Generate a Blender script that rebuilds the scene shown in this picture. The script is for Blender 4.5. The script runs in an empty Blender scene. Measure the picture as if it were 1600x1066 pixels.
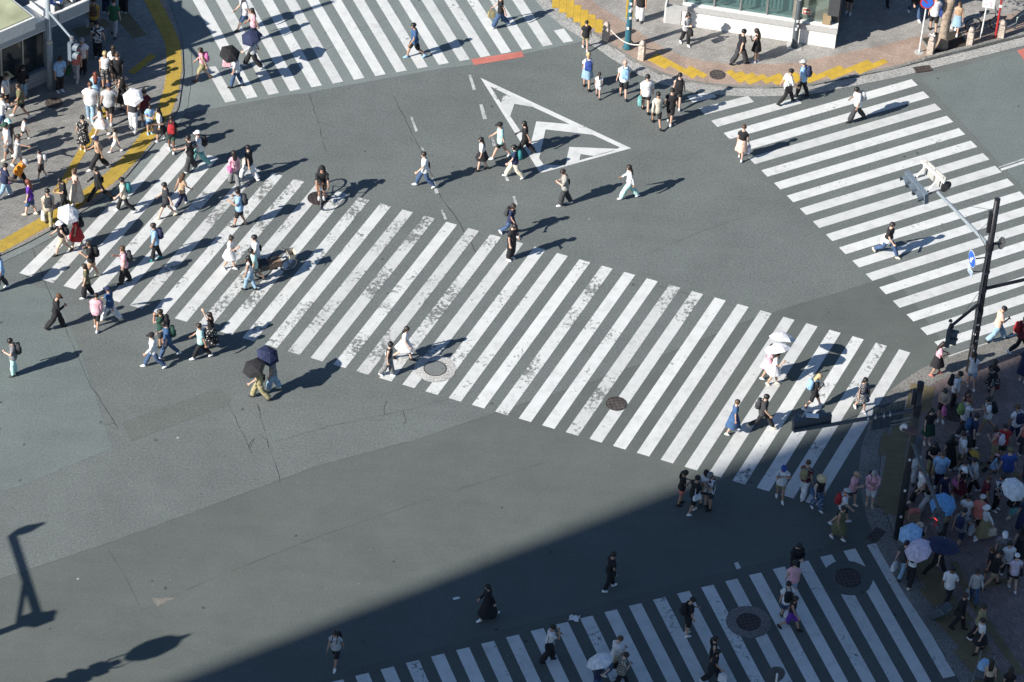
import bpy, math, random
from mathutils import Vector, Matrix
random.seed(7)
S = bpy.context.scene
COL = S.collection
# ------------------------------------------------------------------ camera, sky, sun
FPX, PITCH, ROLL, CAMH = 6312.0, math.radians(40.70), math.radians(3.667), 97.0
_c, _s = math.cos(ROLL), math.sin(ROLL)
_r0 = Vector((1, 0, 0)); _u0 = Vector((0, math.sin(PITCH), math.cos(PITCH))); _f0 = Vector((0, math.cos(PITCH), -math.sin(PITCH)))
_R = _r0*_c + _u0*_s; _U = _u0*_c - _r0*_s
cam = bpy.data.objects.new("camera", bpy.data.cameras.new("camera"))
cam.matrix_world = Matrix(((_R.x, _U.x, -_f0.x, 0), (_R.y, _U.y, -_f0.y, 0), (_R.z, _U.z, -_f0.z, CAMH), (0, 0, 0, 1)))
cam.data.sensor_width = 36; cam.data.lens = FPX/1600*36
cam.data.clip_start = 1; cam.data.clip_end = 3000
COL.objects.link(cam); S.camera = cam
SUN_AZ, SUN_EL = math.radians(33.7), math.radians(32.0)      # the direction shadows fall, and the sun's height
W = bpy.data.worlds.new("World"); S.world = W; W.use_nodes = True
nt = W.node_tree; bg = nt.nodes["Background"]
sky = nt.nodes.new("ShaderNodeTexSky"); sky.sky_type = 'NISHITA'; sky.sun_disc = False
sky.sun_elevation = SUN_EL
TO_SUN = Vector((-math.cos(SUN_AZ)*math.cos(SUN_EL), -math.sin(SUN_AZ)*math.cos(SUN_EL), math.sin(SUN_EL)))
sky.sun_rotation = math.atan2(TO_SUN.x, TO_SUN.y)
sky.altitude = 50
nt.links.new(sky.outputs[0], bg.inputs[0]); bg.inputs[1].default_value = 0.060
sky.ozone_density = 4.5; sky.dust_density = .4
sl = bpy.data.lights.new("sun", 'SUN'); sl.energy = 4.6; sl.angle = math.radians(0.5); sl.color = (1.0, 0.945, 0.87)
sun = bpy.data.objects.new("sun", sl); sun.rotation_euler = (-TO_SUN).to_track_quat('-Z', 'Y').to_euler(); sun.location = TO_SUN*300
COL.objects.link(sun)
S.view_settings.view_transform = 'Standard'; S.view_settings.look = 'None'; S.view_settings.gamma = 1
S.view_settings.use_curve_mapping = False
S.view_settings.exposure = 0.82
S.cycles.max_bounces = 5; S.cycles.transparent_max_bounces = 8
# ------------------------------------------------------------------ helpers
def at(px, py, z=0.0):
    """photograph pixel (1600 wide) -> the point of the place at height z seen there"""
    x, y = px-800, 533-py
    d = _R*x + _U*y + _f0*FPX
    t = (z-CAMH)/d.z
    return Vector((d.x*t, d.y*t, z))
def rise(px, py, top_y, z0=0.0):
    """height of a vertical that stands at (px,py) and reaches picture row top_y"""
    b = at(px, py, z0); lo, hi = 0.0, 30.0
    for _ in range(40):
        m = (lo+hi)/2; p = b+Vector((0, 0, m)) - Vector((0, 0, CAMH))
        yy = 533 - FPX*p.dot(_U)/p.dot(_f0)
        if yy > top_y: lo = m
        else: hi = m
    return lo
def put(name, me, mat=None, parent=None, loc=None):
    o = bpy.data.objects.new(name, me); COL.objects.link(o)
    if parent is not None: o.parent = parent
    if loc is not None: o.location = loc
    if mat is not None and not me.materials: me.materials.append(mat)
    return o
GROUPS = dict(person='people walking and waiting at the crossing', umbrella='umbrellas and parasols over people', backpack='backpacks worn by people', shoulder_bag='shoulder bags worn by people', carrier_bag='bags held in the hand', phone='phones held by people', manhole_cover='manhole covers', drain_grate='drain grates in the gutters', signal_pole='traffic signal poles', bicycle='bicycles', shopping_bag='paper bags by the signal pole', shop_building='shops at the corners', lamp_post='posts on the granite pavement', traffic_sign='traffic signs', direction_sign='round blue signs', street_lamp='lamp standards beside the road', plastic_bag='littered plastic bags', pushchair='pushchairs')
def tag(o, label=None, cat=None, group=None, kind=None):
    if label: o["label"] = label
    if cat: o["category"] = cat
    group = group or (GROUPS.get(o.name.split('.')[0]) if cat else None)
    if group: o["group"] = group
    if kind: o["kind"] = kind
    return o
def empty(name, loc, rz=0.0):
    o = bpy.data.objects.new(name, None); COL.objects.link(o); o.location = loc; o.rotation_euler = (0, 0, rz); o.empty_display_size = .2
    return o
def frame(d, ref=Vector((0, 0, 1))):
    d = d.normalized()
    if abs(d.dot(ref)) > .98: ref = Vector((1, 0, 0))
    a = ref.cross(d).normalized(); return a, d.cross(a)
class MB:
    def __init__(s): s.v = []; s.f = []
    def add(s, vs, fs):
        n = len(s.v); s.v += [tuple(v) for v in vs]; s.f += [tuple(i+n for i in f) for f in fs]; return s
    def box(s, x0, x1, y0, y1, z0, z1, M=None):
        vs = [Vector((x, y, z)) for z in (z0, z1) for (x, y) in ((x0, y0), (x1, y0), (x1, y1), (x0, y1))]
        if M is not None: vs = [M @ v for v in vs]
        return s.add(vs, [(3, 2, 1, 0), (4, 5, 6, 7), (0, 1, 5, 4), (1, 2, 6, 5), (2, 3, 7, 6), (3, 0, 4, 7)])
    def loft(s, rings, cap=True, closed=False):
        n = len(rings[0]); vs = [p for r in rings for p in r]; fs = []
        for k in range(len(rings)-1):
            for i in range(n):
                j = (i+1) % n; fs.append((k*n+i, k*n+j, (k+1)*n+j, (k+1)*n+i))
        if cap: fs.append(tuple(range(n-1, -1, -1))); fs.append(tuple((len(rings)-1)*n+i for i in range(n)))
        return s.add(vs, fs)
    def tube(s, pts, rad, n=8, cap=True):
        pts = [Vector(p) for p in pts]; rings = []
        if not isinstance(rad, (list, tuple)): rad = [rad]*len(pts)
        ref = Vector((0, 0, 1))
        for i, p in enumerate(pts):
            d = (pts[min(i+1, len(pts)-1)]-pts[max(i-1, 0)]); a, b = frame(d, ref)
            rings.append([p+(a*math.cos(2*math.pi*k/n)+b*math.sin(2*math.pi*k/n))*rad[i] for k in range(n)])
        return s.loft(rings, cap)
    def prism(s, poly, z0, z1):
        n = len(poly); vs = [Vector((p[0], p[1], z0)) for p in poly]+[Vector((p[0], p[1], z1)) for p in poly]
        return s.add(vs, [tuple(range(n-1, -1, -1)), tuple(range(n, 2*n))]+[(i, (i+1) % n, n+(i+1) % n, n+i) for i in range(n)])
    def lathe(s, prof, n=12, M=None):
        rings = []
        for r, z in prof:
            ring = [Vector((r*math.cos(2*math.pi*k/n), r*math.sin(2*math.pi*k/n), z)) for k in range(n)]
            rings.append([M @ v for v in ring] if M is not None else ring)
        return s.loft(rings, True)
    def mesh(s, name, smooth=False):
        me = bpy.data.meshes.new(name); me.from_pydata(s.v, [], s.f); me.update()
        if smooth:
            for p in me.polygons: p.use_smooth = True
        return me
    def build(s, name, mat, parent=None, loc=None, smooth=False):
        return put(name, s.mesh(name, smooth), mat, parent, loc)
def area2(poly): return sum(poly[i][0]*poly[(i+1) % len(poly)][1]-poly[(i+1) % len(poly)][0]*poly[i][1] for i in range(len(poly)))
def ccw(poly): return list(poly) if area2(poly) > 0 else list(reversed(poly))
def pw(pts, z=0.0): return [at(x, y, z) for x, y in pts]
def inside(p, poly):
    c = False; n = len(poly)
    for i in range(n):
        a, b = poly[i], poly[(i+1) % n]
        if (a[1] > p[1]) != (b[1] > p[1]) and p[0] < (b[0]-a[0])*(p[1]-a[1])/(b[1]-a[1])+a[0]: c = not c
    return c
def resample(pts, step):
    out = [Vector(pts[0])]; acc = 0.0
    for a, b in zip(pts, pts[1:]):
        a = Vector(a); b = Vector(b); L = (b-a).length; t = step-acc
        while t <= L: out.append(a+(b-a)*(t/L)); t += step
        acc = (acc+L) % step
    return out
# ------------------------------------------------------------------ materials
def newmat(name, rough=.6):
    m = bpy.data.materials.new(name); m.use_nodes = True
    b = m.node_tree.nodes["Principled BSDF"]; b.inputs["Roughness"].default_value = rough
    return m, m.node_tree, b
def N(t, kind, **kw):
    n = t.nodes.new(kind)
    for k, v in kw.items():
        if k in n.inputs.keys(): n.inputs[k].default_value = v
        else: setattr(n, k, v)
    return n
def noise(t, vec, scale, detail=2, rough=.5):
    n = N(t, "ShaderNodeTexNoise"); n.inputs["Scale"].default_value = scale; n.inputs["Detail"].default_value = detail; n.inputs["Roughness"].default_value = rough
    t.links.new(vec, n.inputs["Vector"]); return n.outputs["Fac"]
def ramp(t, fac, stops):
    r = N(t, "ShaderNodeValToRGB"); e = r.color_ramp.elements
    while len(e) < len(stops): e.new(.5)
    for el, (p, c) in zip(e, stops): el.position = p; el.color = (c[0], c[1], c[2], 1) if isinstance(c, (tuple, list)) else (c, c, c, 1)
    t.links.new(fac, r.inputs[0]); return r.outputs[0]
def mixc(t, fac, a, b, mode='MIX'):
    m = N(t, "ShaderNodeMix", data_type='RGBA', blend_type=mode)
    for sock, v in ((m.inputs[0], fac), (m.inputs[6], a), (m.inputs[7], b)):
        if isinstance(v, (int, float)): sock.default_value = v
        elif isinstance(v, (tuple, list)): sock.default_value = (v[0], v[1], v[2], 1)
        else: t.links.new(v, sock)
    return m.outputs[2]
def pos(t): return N(t, "ShaderNodeNewGeometry").outputs["Position"]
def objco(t): return N(t, "ShaderNodeTexCoord").outputs["Object"]
def bump(t, b, h, strength=.3, dist=.01):
    n = N(t, "ShaderNodeBump"); n.inputs["Strength"].default_value = strength; n.inputs["Distance"].default_value = dist
    t.links.new(h, n.inputs["Height"]); t.links.new(n.outputs[0], b.inputs["Normal"])
def asphalt(name, c, grain=.5, warm=(1, 1, 1)):
    m, t, b = newmat(name, .88); p = pos(t)
    big = ramp(t, noise(t, p, .35, 5, .6), [(.3, [k*.90 for k in c]), (.7, [k*1.10 for k in c])])
    mid = noise(t, p, 1.7, 4, .6)
    big = mixc(t, 1, big, ramp(t, mid, [(.3, .96), (.7, 1.04)]), 'MULTIPLY')
    fine = ramp(t, noise(t, p, 13, 3, .75), [(.32, 1-grain*.75), (.5, 1.0), (.72, 1+grain)])
    x = mixc(t, 1, big, fine, 'MULTIPLY')
    vo = N(t, "ShaderNodeTexVoronoi"); vo.inputs["Scale"].default_value = .75; t.links.new(p, vo.inputs["Vector"])
    x = mixc(t, ramp(t, vo.outputs["Distance"], [(.035, .75), (.06, 0)]), x, [k*.3 for k in c])      # chewing gum and oil spots
    v2 = N(t, "ShaderNodeTexVoronoi"); v2.inputs["Scale"].default_value = .42; t.links.new(p, v2.inputs["Vector"])
    x = mixc(t, ramp(t, v2.outputs["Distance"], [(.012, .8), (.02, 0)]), x, (.5, .5, .48))           # pale specks
    st = N(t, "ShaderNodeMapping"); st.inputs["Rotation"].default_value = (0, 0, math.radians(-27)); st.inputs["Scale"].default_value = (.12, 1.3, 1); t.links.new(p, st.inputs["Vector"])
    x = mixc(t, ramp(t, noise(t, st.outputs[0], 1, 4, .6), [(.45, 0), (.72, .22)]), x, [k*1.3*w for k, w in zip(c, warm)])   # tyre-polished tracks
    t.links.new(x, b.inputs["Base Color"]); bump(t, b, noise(t, p, 40, 2), .25, .006)
    return m
M_ASPH = asphalt("asphalt", (.123, .138, .133), .38)
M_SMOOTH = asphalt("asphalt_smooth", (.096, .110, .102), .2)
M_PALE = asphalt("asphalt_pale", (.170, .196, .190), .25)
M_BROWN = asphalt("asphalt_brown", (.132, .158, .152), .28)
M_PATCH = asphalt('asphalt_patch', (.110, .124, .114), .35)
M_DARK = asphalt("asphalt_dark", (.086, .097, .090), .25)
def paint(name, lo, hi, base=(.63, .645, .63)):
    m, t, b = newmat(name, .7); p = pos(t)
    a = noise(t, p, .55, 3, .6); f = noise(t, p, 6.5, 5, .72)
    mx = N(t, "ShaderNodeMath", operation='MULTIPLY'); t.links.new(a, mx.inputs[0]); t.links.new(f, mx.inputs[1])
    wear = ramp(t, mx.outputs[0], [(lo, 0), (hi, 1)])
    dirt = ramp(t, noise(t, p, 2.2, 5, .65), [(.25, [k*.74 for k in base]), (.5, [k*.94 for k in base]), (.7, base)])
    oi = N(t, 'ShaderNodeObjectInfo'); dirt = mixc(t, 1, dirt, ramp(t, oi.outputs['Random'], [(0, .90), (1, 1.06)]), 'MULTIPLY')
    dirt = mixc(t, ramp(t, noise(t, p, 19, 3, .7), [(.60, 0), (.72, .35)]), dirt, (.25, .26, .25))
    vo = N(t, "ShaderNodeTexVoronoi"); vo.inputs["Scale"].default_value = 1.3; t.links.new(p, vo.inputs["Vector"])
    dirt = mixc(t, ramp(t, vo.outputs["Distance"], [(.03, .7), (.055, 0)]), dirt, (.2, .2, .2))
    t.links.new(mixc(t, wear, dirt, (.16, .168, .162)), b.inputs["Base Color"])
    bump(t, b, f, .15, .004); return m
M_PAINT = paint("road_paint", .345, .42)
M_PAINT_WORN = paint("road_paint_worn", .268, .335, (.60, .615, .60))
M_PAINT_MID = paint("road_paint_chipped", .305, .375)
M_PAINT_OLD = paint("road_paint_old", .20, .32, (.5, .52, .51))
def plain(name, c, rough=.6, var=.1, metal=0, scale=8):
    m, t, b = newmat(name, rough); b.inputs["Metallic"].default_value = metal
    x = ramp(t, noise(t, objco(t), scale, 3), [(.3, [k*(1-var) for k in c]), (.7, [min(1, k*(1+var)) for k in c])])
    t.links.new(x, b.inputs["Base Color"]); return m
def bricks(name, c1, c2, mortar, bw, bh, ang, rough=.85, msize=.008):
    m, t, b = newmat(name, rough); p = pos(t)
    mp = N(t, "ShaderNodeMapping"); mp.inputs["Rotation"].default_value = (0, 0, math.radians(ang)); t.links.new(p, mp.inputs["Vector"])
    br = N(t, "ShaderNodeTexBrick"); br.inputs["Scale"].default_value = 1; br.inputs["Brick Width"].default_value = bw; br.inputs["Row Height"].default_value = bh
    br.inputs["Mortar Size"].default_value = msize; br.inputs["Mortar Smooth"].default_value = .3; br.inputs["Bias"].default_value = -.1
    for k, c in (("Color1", c1), ("Color2", c2), ("Mortar", mortar)): br.inputs[k].default_value = (*c, 1)
    t.links.new(mp.outputs[0], br.inputs["Vector"])
    v = ramp(t, noise(t, p, .9, 5, .65), [(.3, .78), (.7, 1.18)])
    x = mixc(t, 1, br.outputs["Color"], v, 'MULTIPLY')
    x = mixc(t, 1, x, ramp(t, noise(t, p, 16, 3, .7), [(.3, .8), (.7, 1.2)]), 'MULTIPLY')
    t.links.new(x, b.inputs["Base Color"]); bump(t, b, br.outputs["Fac"], -.4, .006); return m
M_PAVE_NW = bricks("paver_grey", (.205, .205, .192), (.265, .262, .245), (.12, .12, .112), .23, .115, -23)
M_PAVE_NE = bricks("paver_granite", (.29, .28, .26), (.36, .345, .325), (.18, .175, .165), .20, .10, -25)
M_BAND = bricks("paver_pinkish", (.33, .245, .195), (.40, .305, .245), (.24, .19, .155), .10, .10, -10)
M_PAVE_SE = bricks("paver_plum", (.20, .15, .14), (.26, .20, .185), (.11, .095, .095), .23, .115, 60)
def granite(name, c):
    m, t, b = newmat(name, .85); p = pos(t)
    x = ramp(t, noise(t, p, 17, 3, .8), [(.34, [k*.45 for k in c]), (.5, c), (.66, [k*1.5 for k in c])])
    x = mixc(t, 1, x, ramp(t, noise(t, p, .7, 4), [(.3, .8), (.7, 1.15)]), 'MULTIPLY')
    t.links.new(x, b.inputs["Base Color"]); bump(t, b, noise(t, p, 30, 2), .3, .006); return m
M_GUTTER = granite("gutter_concrete", (.34, .34, .325))
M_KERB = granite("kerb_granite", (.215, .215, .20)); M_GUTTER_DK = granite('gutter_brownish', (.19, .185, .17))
M_BOLLARD = granite("bollard_granite", (.46, .385, .33))
def tactile(name, c):
    m, t, b = newmat(name, .75); p = pos(t)
    x = ramp(t, noise(t, p, 1.6, 5, .7), [(.3, [k*.72 for k in c]), (.65, c)])
    x = mixc(t, ramp(t, noise(t, p, 9, 4, .7), [(.56, 0), (.7, .55)]), x, (.2, .16, .08))
    t.links.new(x, b.inputs["Base Color"]); return m
M_TACT = tactile("tactile_yellow", (.60, .40, .05)); M_TACT_MID = tactile("tactile_yellow_dull", (.45, .315, .05)); M_TACT_SHADED = tactile("tactile_shaded", (.20, .165, .09))  # darkest one has shade mixed into the yellow, for strips lying in shadow
M_SHADE = plain("tower_concrete", (.32, .31, .30))
M_BLACKPOLE = plain("pole_dark_brown", (.03, .03, .035), .45)
M_GREYMET = plain("grey_painted_steel", (.24, .28, .31), .4, .08)
M_DKGREY = plain("dark_grey_steel", (.07, .085, .10), .45)
M_WHITEMET = plain("white_painted_steel", (.72, .72, .68), .5)
M_TEAL = plain("teal_enamel", (.03, .12, .16), .35, .2)
M_STEEL = plain("bare_steel", (.45, .46, .46), .35, .1, .7)
M_RED = plain("red_enamel", (.42, .03, .035), .4); M_BLUE = plain("sign_blue", (.03, .13, .55), .4); M_SIGNWHITE = plain("sign_white", (.78, .78, .76), .5)
M_REDPAINT = tactile("road_red", (.55, .18, .145))
M_CAST = None
def castiron(name, c1, c2, sc=9):
    m, t, b = newmat(name, .55); p = pos(t)
    b.inputs["Metallic"].default_value = .25
    mp = N(t, "ShaderNodeMapping"); mp.inputs["Rotation"].default_value = (0, 0, .5); t.links.new(p, mp.inputs["Vector"])
    ch = N(t, "ShaderNodeTexChecker"); ch.inputs["Scale"].default_value = sc; ch.inputs["Color1"].default_value = (*c1, 1); ch.inputs["Color2"].default_value = (*c2, 1)
    t.links.new(mp.outputs[0], ch.inputs["Vector"])
    t.links.new(mixc(t, 1, ch.outputs["Color"], ramp(t, noise(t, p, 3, 4), [(.3, .75), (.7, 1.2)]), 'MULTIPLY'), b.inputs["Base Color"])
    bump(t, b, ch.outputs["Fac"], .4, .006); return m
M_CAST = castiron("cast_iron", (.075, .063, .056), (.115, .10, .09)); M_CASTDK = castiron("cast_iron_dark", (.045, .034, .033), (.08, .06, .055))
M_CRACK = plain("crack_tar", (.045, .047, .046), .9); M_SEAM = plain("joint_tar", (.085, .088, .083), .9, .35, 0, 1)
CC = dict(white=(.76, .77, .78), cream=(.70, .63, .50), black=(.014, .014, .017), charcoal=(.045, .047, .052), grey=(.20, .205, .21), palegrey=(.46, .47, .48),
 navy=(.018, .027, .075), blue=(.04, .10, .22), royal=(.03, .075, .30), lightblue=(.30, .50, .74), denim=(.05, .095, .19), paledenim=(.26, .40, .52), teal=(.03, .22, .23),
 mint=(.46, .74, .68), green=(.03, .13, .06), darkgreen=(.016, .065, .045), olive=(.15, .145, .075), khaki=(.33, .29, .16), beige=(.58, .47, .34), tan=(.46, .31, .20),
 brown=(.13, .068, .04), red=(.42, .025, .03), maroon=(.12, .014, .025), coral=(.62, .19, .15), pink=(.76, .42, .48), hotpink=(.60, .16, .36), peach=(.78, .53, .41), orange=(.80, .27, .02),
 mustard=(.55, .33, .06), purple=(.13, .035, .36), lavender=(.62, .55, .67), turquoise=(.18, .44, .43), straw=(.62, .5, .29), lime=(.19, .27, .09), skyblue=(.13, .33, .60))
_cl = {}
def cloth(cn):
    if cn in _cl: return _cl[cn]
    pat, c = (cn.split("-")+[None])[:2] if "-" in cn else (None, cn)
    m, t, b = newmat("cloth_"+cn.replace("-", "_"), .85); oc = objco(t)
    if pat is None:
        x = ramp(t, noise(t, oc, 7, 3), [(.28, [k*.70 for k in CC[c]]), (.5, [k*.95 for k in CC[c]]), (.72, [min(1, k*1.15) for k in CC[c]])])
    elif pat == 'floral':
        vo = N(t, "ShaderNodeTexVoronoi"); vo.inputs["Scale"].default_value = 13; t.links.new(oc, vo.inputs["Vector"])
        x = ramp(t, vo.outputs["Distance"], [(.26, (.55, .53, .48)), (.36, CC[c])])
    elif pat == 'plaid':
        ch = N(t, "ShaderNodeTexChecker"); ch.inputs["Scale"].default_value = 18; ch.inputs["Color1"].default_value = (.45, .42, .36, 1); ch.inputs["Color2"].default_value = (*CC[c], 1)
        t.links.new(oc, ch.inputs["Vector"]); x = ch.outputs["Color"]
    elif pat == 'sticker':
        nz = N(t, 'ShaderNodeTexNoise'); nz.inputs['Scale'].default_value = 9; t.links.new(oc, nz.inputs['Vector'])
        x = mixc(t, ramp(t, noise(t, oc, 7, 2), [(.48, 0), (.56, .8)]), (.72, .72, .7), nz.outputs['Color'])
    elif pat == 'print':
        x = ramp(t, noise(t, oc, 9, 3, .6), [(.47, CC[c]), (.53, (.66, .67, .70))])
    t.links.new(x, b.inputs["Base Color"])
    bump(t, b, noise(t, oc, 11, 3), .6, .035)
    _cl[cn] = m; return m
def skin(c, nm):
    m, t, b = newmat(nm, .55); b.inputs["Base Color"].default_value = (*c, 1); return m
SKINS = [skin(c, "skin_%d" % i) for i, c in enumerate([(.56, .36, .27), (.50, .31, .22), (.60, .40, .31), (.42, .25, .17)])]
SKIN_DK = skin((.16, .085, .05), "skin_dark")
M_EYE = skin((.03, .02, .018), "eye_dark"); M_LIP = skin((.42, .16, .14), "lip")
HAIRM = {k: plain("hair_"+k, c, .5, .25) for k, c in dict(black=(.013, .011, .011), dark=(.028, .019, .015), brown=(.085, .045, .026), blonde=(.44, .34, .18), grey=(.28, .28, .28), red=(.17, .05, .03)).items()}
# ------------------------------------------------------------------ ground, road, pavements
MB().add([(-900, -900, -.06), (900, -900, -.06), (900, 900, -.06), (-900, 900, -.06)], [(0, 1, 2, 3)]).build("ground", M_BROWN)["kind"] = "structure"
def grid_sheet(x0, x1, y0, y1, z): return MB().add([(x0, y0, z), (x1, y0, z), (x1, y1, z), (x0, y1, z)], [(0, 1, 2, 3)])
road = grid_sheet(-60, 60, 40, 190, 0.0).build("road", M_ASPH); road["kind"] = "structure"
def sheet(name, poly, mat, z, parent=road, kind=None):
    m = MB().prism(ccw([(p[0], p[1]) for p in poly]), z-.003, z); o = m.build(name, mat, parent)
    if kind: o["kind"] = kind
    return o
# resurfaced areas of the road, with seams, then a darker sheet
low = [(-120, 955), (0, 905), (160, 852), (330, 790), (500, 727), (640, 690), (775, 645), (905, 603), (1010, 566), (1180, 497), (1290, 463), (1395, 430)]
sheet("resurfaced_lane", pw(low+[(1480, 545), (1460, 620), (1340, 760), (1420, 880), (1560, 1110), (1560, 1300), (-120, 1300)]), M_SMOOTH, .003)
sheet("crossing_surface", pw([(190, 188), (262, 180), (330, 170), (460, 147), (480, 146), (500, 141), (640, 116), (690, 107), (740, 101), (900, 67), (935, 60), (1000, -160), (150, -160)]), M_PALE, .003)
sheet("resurfaced_lane", pw([(-160, 452), (30, 441), (85, 455), (112, 512), (140, 590), (175, 700), (30, 760), (-160, 800)]), M_BROWN, .003)
sheet("resurfaced_lane", pw([(1440, 122), (1520, 100), (1720, 40), (1720, 350), (1605, 300)]), M_BROWN, .003)
sheet("road_patch", pw([(190, 660), (340, 607), (362, 622), (355, 634), (205, 690)]), M_PATCH, .0045)
sheet('crossing_surface', pw([(430, 1095), (545, 1048), (740, 998), (900, 955), (1090, 905), (1220, 872), (1362, 838), (1420, 905), (1520, 1066), (1600, 1200), (430, 1200)]), M_DARK, .0055)  # darker asphalt tone around the lower crossing
ST = []
def quad(a, b, c, d, mat, name="crosswalk_stripe", z=.0075):
    o = sheet(name, [a, b, c, d], mat, z); ST.append(o); return o
V2 = lambda x, y: Vector((x, y))
def lin(o, d, k): return V2(o[0]+d[0]*k, o[1]+d[1]*k)
rs = random.Random(3)
for k in range(-7, 28):                                     # the long diagonal crossing
    a = lin((-8.7766, 121.4842), (.8552, -.2881), k); b = lin((-8.3561, 121.3537), (.8549, -.2888), k)
    c = lin((-11.9894, 112.6757), (.8572, -.2871), k); d = lin((-12.4481, 112.8309), (.8578, -.287), k)
    if k == -7: a = V2(-17.284, 117.222); b = V2(-16.75, 117.25)
    worn = k in (-2, -1, 0, 4, 5, 6, 7, 9, 14, 17) or k in (1, 2, 3, 8)
    m = M_PAINT_WORN if worn and k not in (-3,) else (M_PAINT_MID if k in (-4, -3, 10, 11, 12, 13, 16, 18, 24, 25, 26) else M_PAINT)
    quad(a, d, c, b, m)
for k in range(0, 21):                                      # right-hand crossing
    a = lin((6.3104, 128.3281), (.491, -.7408), k); b = lin((6.5526, 127.9484), (.4911, -.741), k)
    c = lin((13.9987, 132.6933), (.4431, -.7575), k); cap = b-a; d = c+cap
    if k < 3:
        e = at(*[(1111.7, 143), (1168.7, 150), (1243.7, 153)][k]).xy; c = e; d = at(*[(1119.5, 152), (1178, 159.5), (1253, 161.7)][k]).xy
    quad(a, b, d, c, M_PAINT)
for k in range(0, 17):                                      # upper crossing
    a = lin((-11.8451, 126.0029), (.822, .3356), k); b = lin((-11.4418, 126.1809), (.8209, .3346), k)
    t = lin((-14.7365, 132.5742), (.9239, .1007), k); w = b-a
    c = a+(t-a)*1.7; d = c+w
    if k == 0: c = at(321, 105).xy; d = at(337, 104).xy
    if k == 16: c = at(865.5, 48).xy; d = at(881, 45).xy
    quad(a, b, d, c, M_PAINT)
for k in range(-4, 22):                                     # lower crossing
    a = lin((-4.5252, 95.0767), (.8274, .38), k); b = lin((-4.0911, 95.2623), (.8265, .3791), k)
    v = V2(2.433, -6.318)
    quad(a, a+v, b+v, b, M_PAINT_MID if k in (9, 12, 14, 15, 18, 19) else M_PAINT)
def pxs(pts, name, mat, z=.0075): return sheet(name, pw(pts), mat, z)
isl = (751, 122), (986, 232), (844, 271)                    # triangular island marking with chevrons
pxs([isl[0], (766, 135), (780, 157), (849, 257), isl[2]], "island_edge_line", M_PAINT)
pxs([isl[0], isl[1], (969, 230.5), (892, 195), (800, 152), (766, 135)], "island_edge_line", M_PAINT)
pxs([isl[1], isl[2], (849.5, 257.5), (884, 259), (905, 251), (957, 236.5), (969, 230.5)], "island_edge_line", M_PAINT, .0085)
pxs([(786, 150), (801, 149), (836, 168), (804, 162.5), (796, 185), (782, 165)], "chevron", M_PAINT, .0095)
pxs([(838, 190), (891, 194.5), (932, 211.5), (852.5, 202.5), (842, 250), (828, 230)], "chevron", M_PAINT, .0095)
pxs([(889.5, 230), (966, 233), (928, 244), (907.5, 241)], "chevron", M_PAINT, .0095)
pxs([(889.5, 230), (907.5, 241), (905, 252), (883, 261)], "chevron", M_PAINT, .0105)
pxs([(735.7, 93), (815.5, 80.5), (818.7, 89), (741, 102)], "red_road_block", M_REDPAINT)
pxs([(1589, 79), (1640, 64), (1640, 112), (1606, 103)], "red_road_block", M_REDPAINT)
for p in [[(732, 118), (736, 117), (744, 140), (739, 141)], [(749, 164), (754, 163), (761, 186), (755, 187)], [(766, 210), (770, 210), (775, 228), (770, 229)], [(788, 275), (792, 275), (796, 283), (791, 283)],
          [(801, 307), (805, 307), (810, 322), (805, 322)], [(641, 183), (644, 182), (653, 205), (649, 206)], [(657, 231), (661, 230), (664, 237), (660, 238)], [(674, 278), (677, 277), (686, 302), (680, 303)], [(689, 329), (692, 328), (699, 343), (694, 343)]]:
    pxs(p, "lane_dash", M_PAINT_OLD)
pxs([(1563, 264), (1640, 239), (1640, 243), (1565, 267)], "stop_line", M_PAINT_MID)
pxs([(1560, 261), (1640, 234), (1640, 236.5), (1561, 262.5)], "stop_line", M_PAINT_OLD)
pxs([(1147, 880), (1153, 878.5), (1158, 888), (1151, 890)], "lane_dash", M_PAINT)
pxs([(238, 935), (275, 934), (245, 948)], "ghost_marking", plain("ghost_paint", (.17, .16, .14), .9, .2))
def ribbon(pts, w, name, mat, z=.0065, wob=.03, seed=1):
    r = random.Random(seed); P = resample([p.xy for p in pw(pts)], .35); m = MB()
    for i, p in enumerate(P):
        d = (P[min(i+1, len(P)-1)]-P[max(0, i-1)]); n = Vector((-d.y, d.x)).normalized(); p = p+n*r.uniform(-wob, wob); ww = w*r.uniform(.15, 1.2)/2*(.25 if r.random() < .18 else 1)*.62
        m.v += [(p.x+n.x*ww, p.y+n.y*ww, z), (p.x-n.x*ww, p.y-n.y*ww, z)]
        if i: k = len(m.v); m.f.append((k-4, k-3, k-1, k-2))
    if name == 'crack':      # branches off the main crack
        for _ in range(max(1, len(P)//5)):
            q = r.choice(P); a = r.uniform(0, 6.28); prev = None
            for st in range(r.randint(2, 5)):
                q2 = q+Vector((math.cos(a), math.sin(a)))*r.uniform(.08, .2); a += r.uniform(-.7, .7); n = Vector((-(q2-q).y, (q2-q).x)).normalized()*.006; k = len(m.v)
                m.v += [(q.x+n.x, q.y+n.y, z+.0004), (q.x-n.x, q.y-n.y, z+.0004), (q2.x-n.x, q2.y-n.y, z+.0004), (q2.x+n.x, q2.y+n.y, z+.0004)]; m.f.append((k, k+1, k+2, k+3)); q = q2
    return m.build(name, mat, road)
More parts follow.
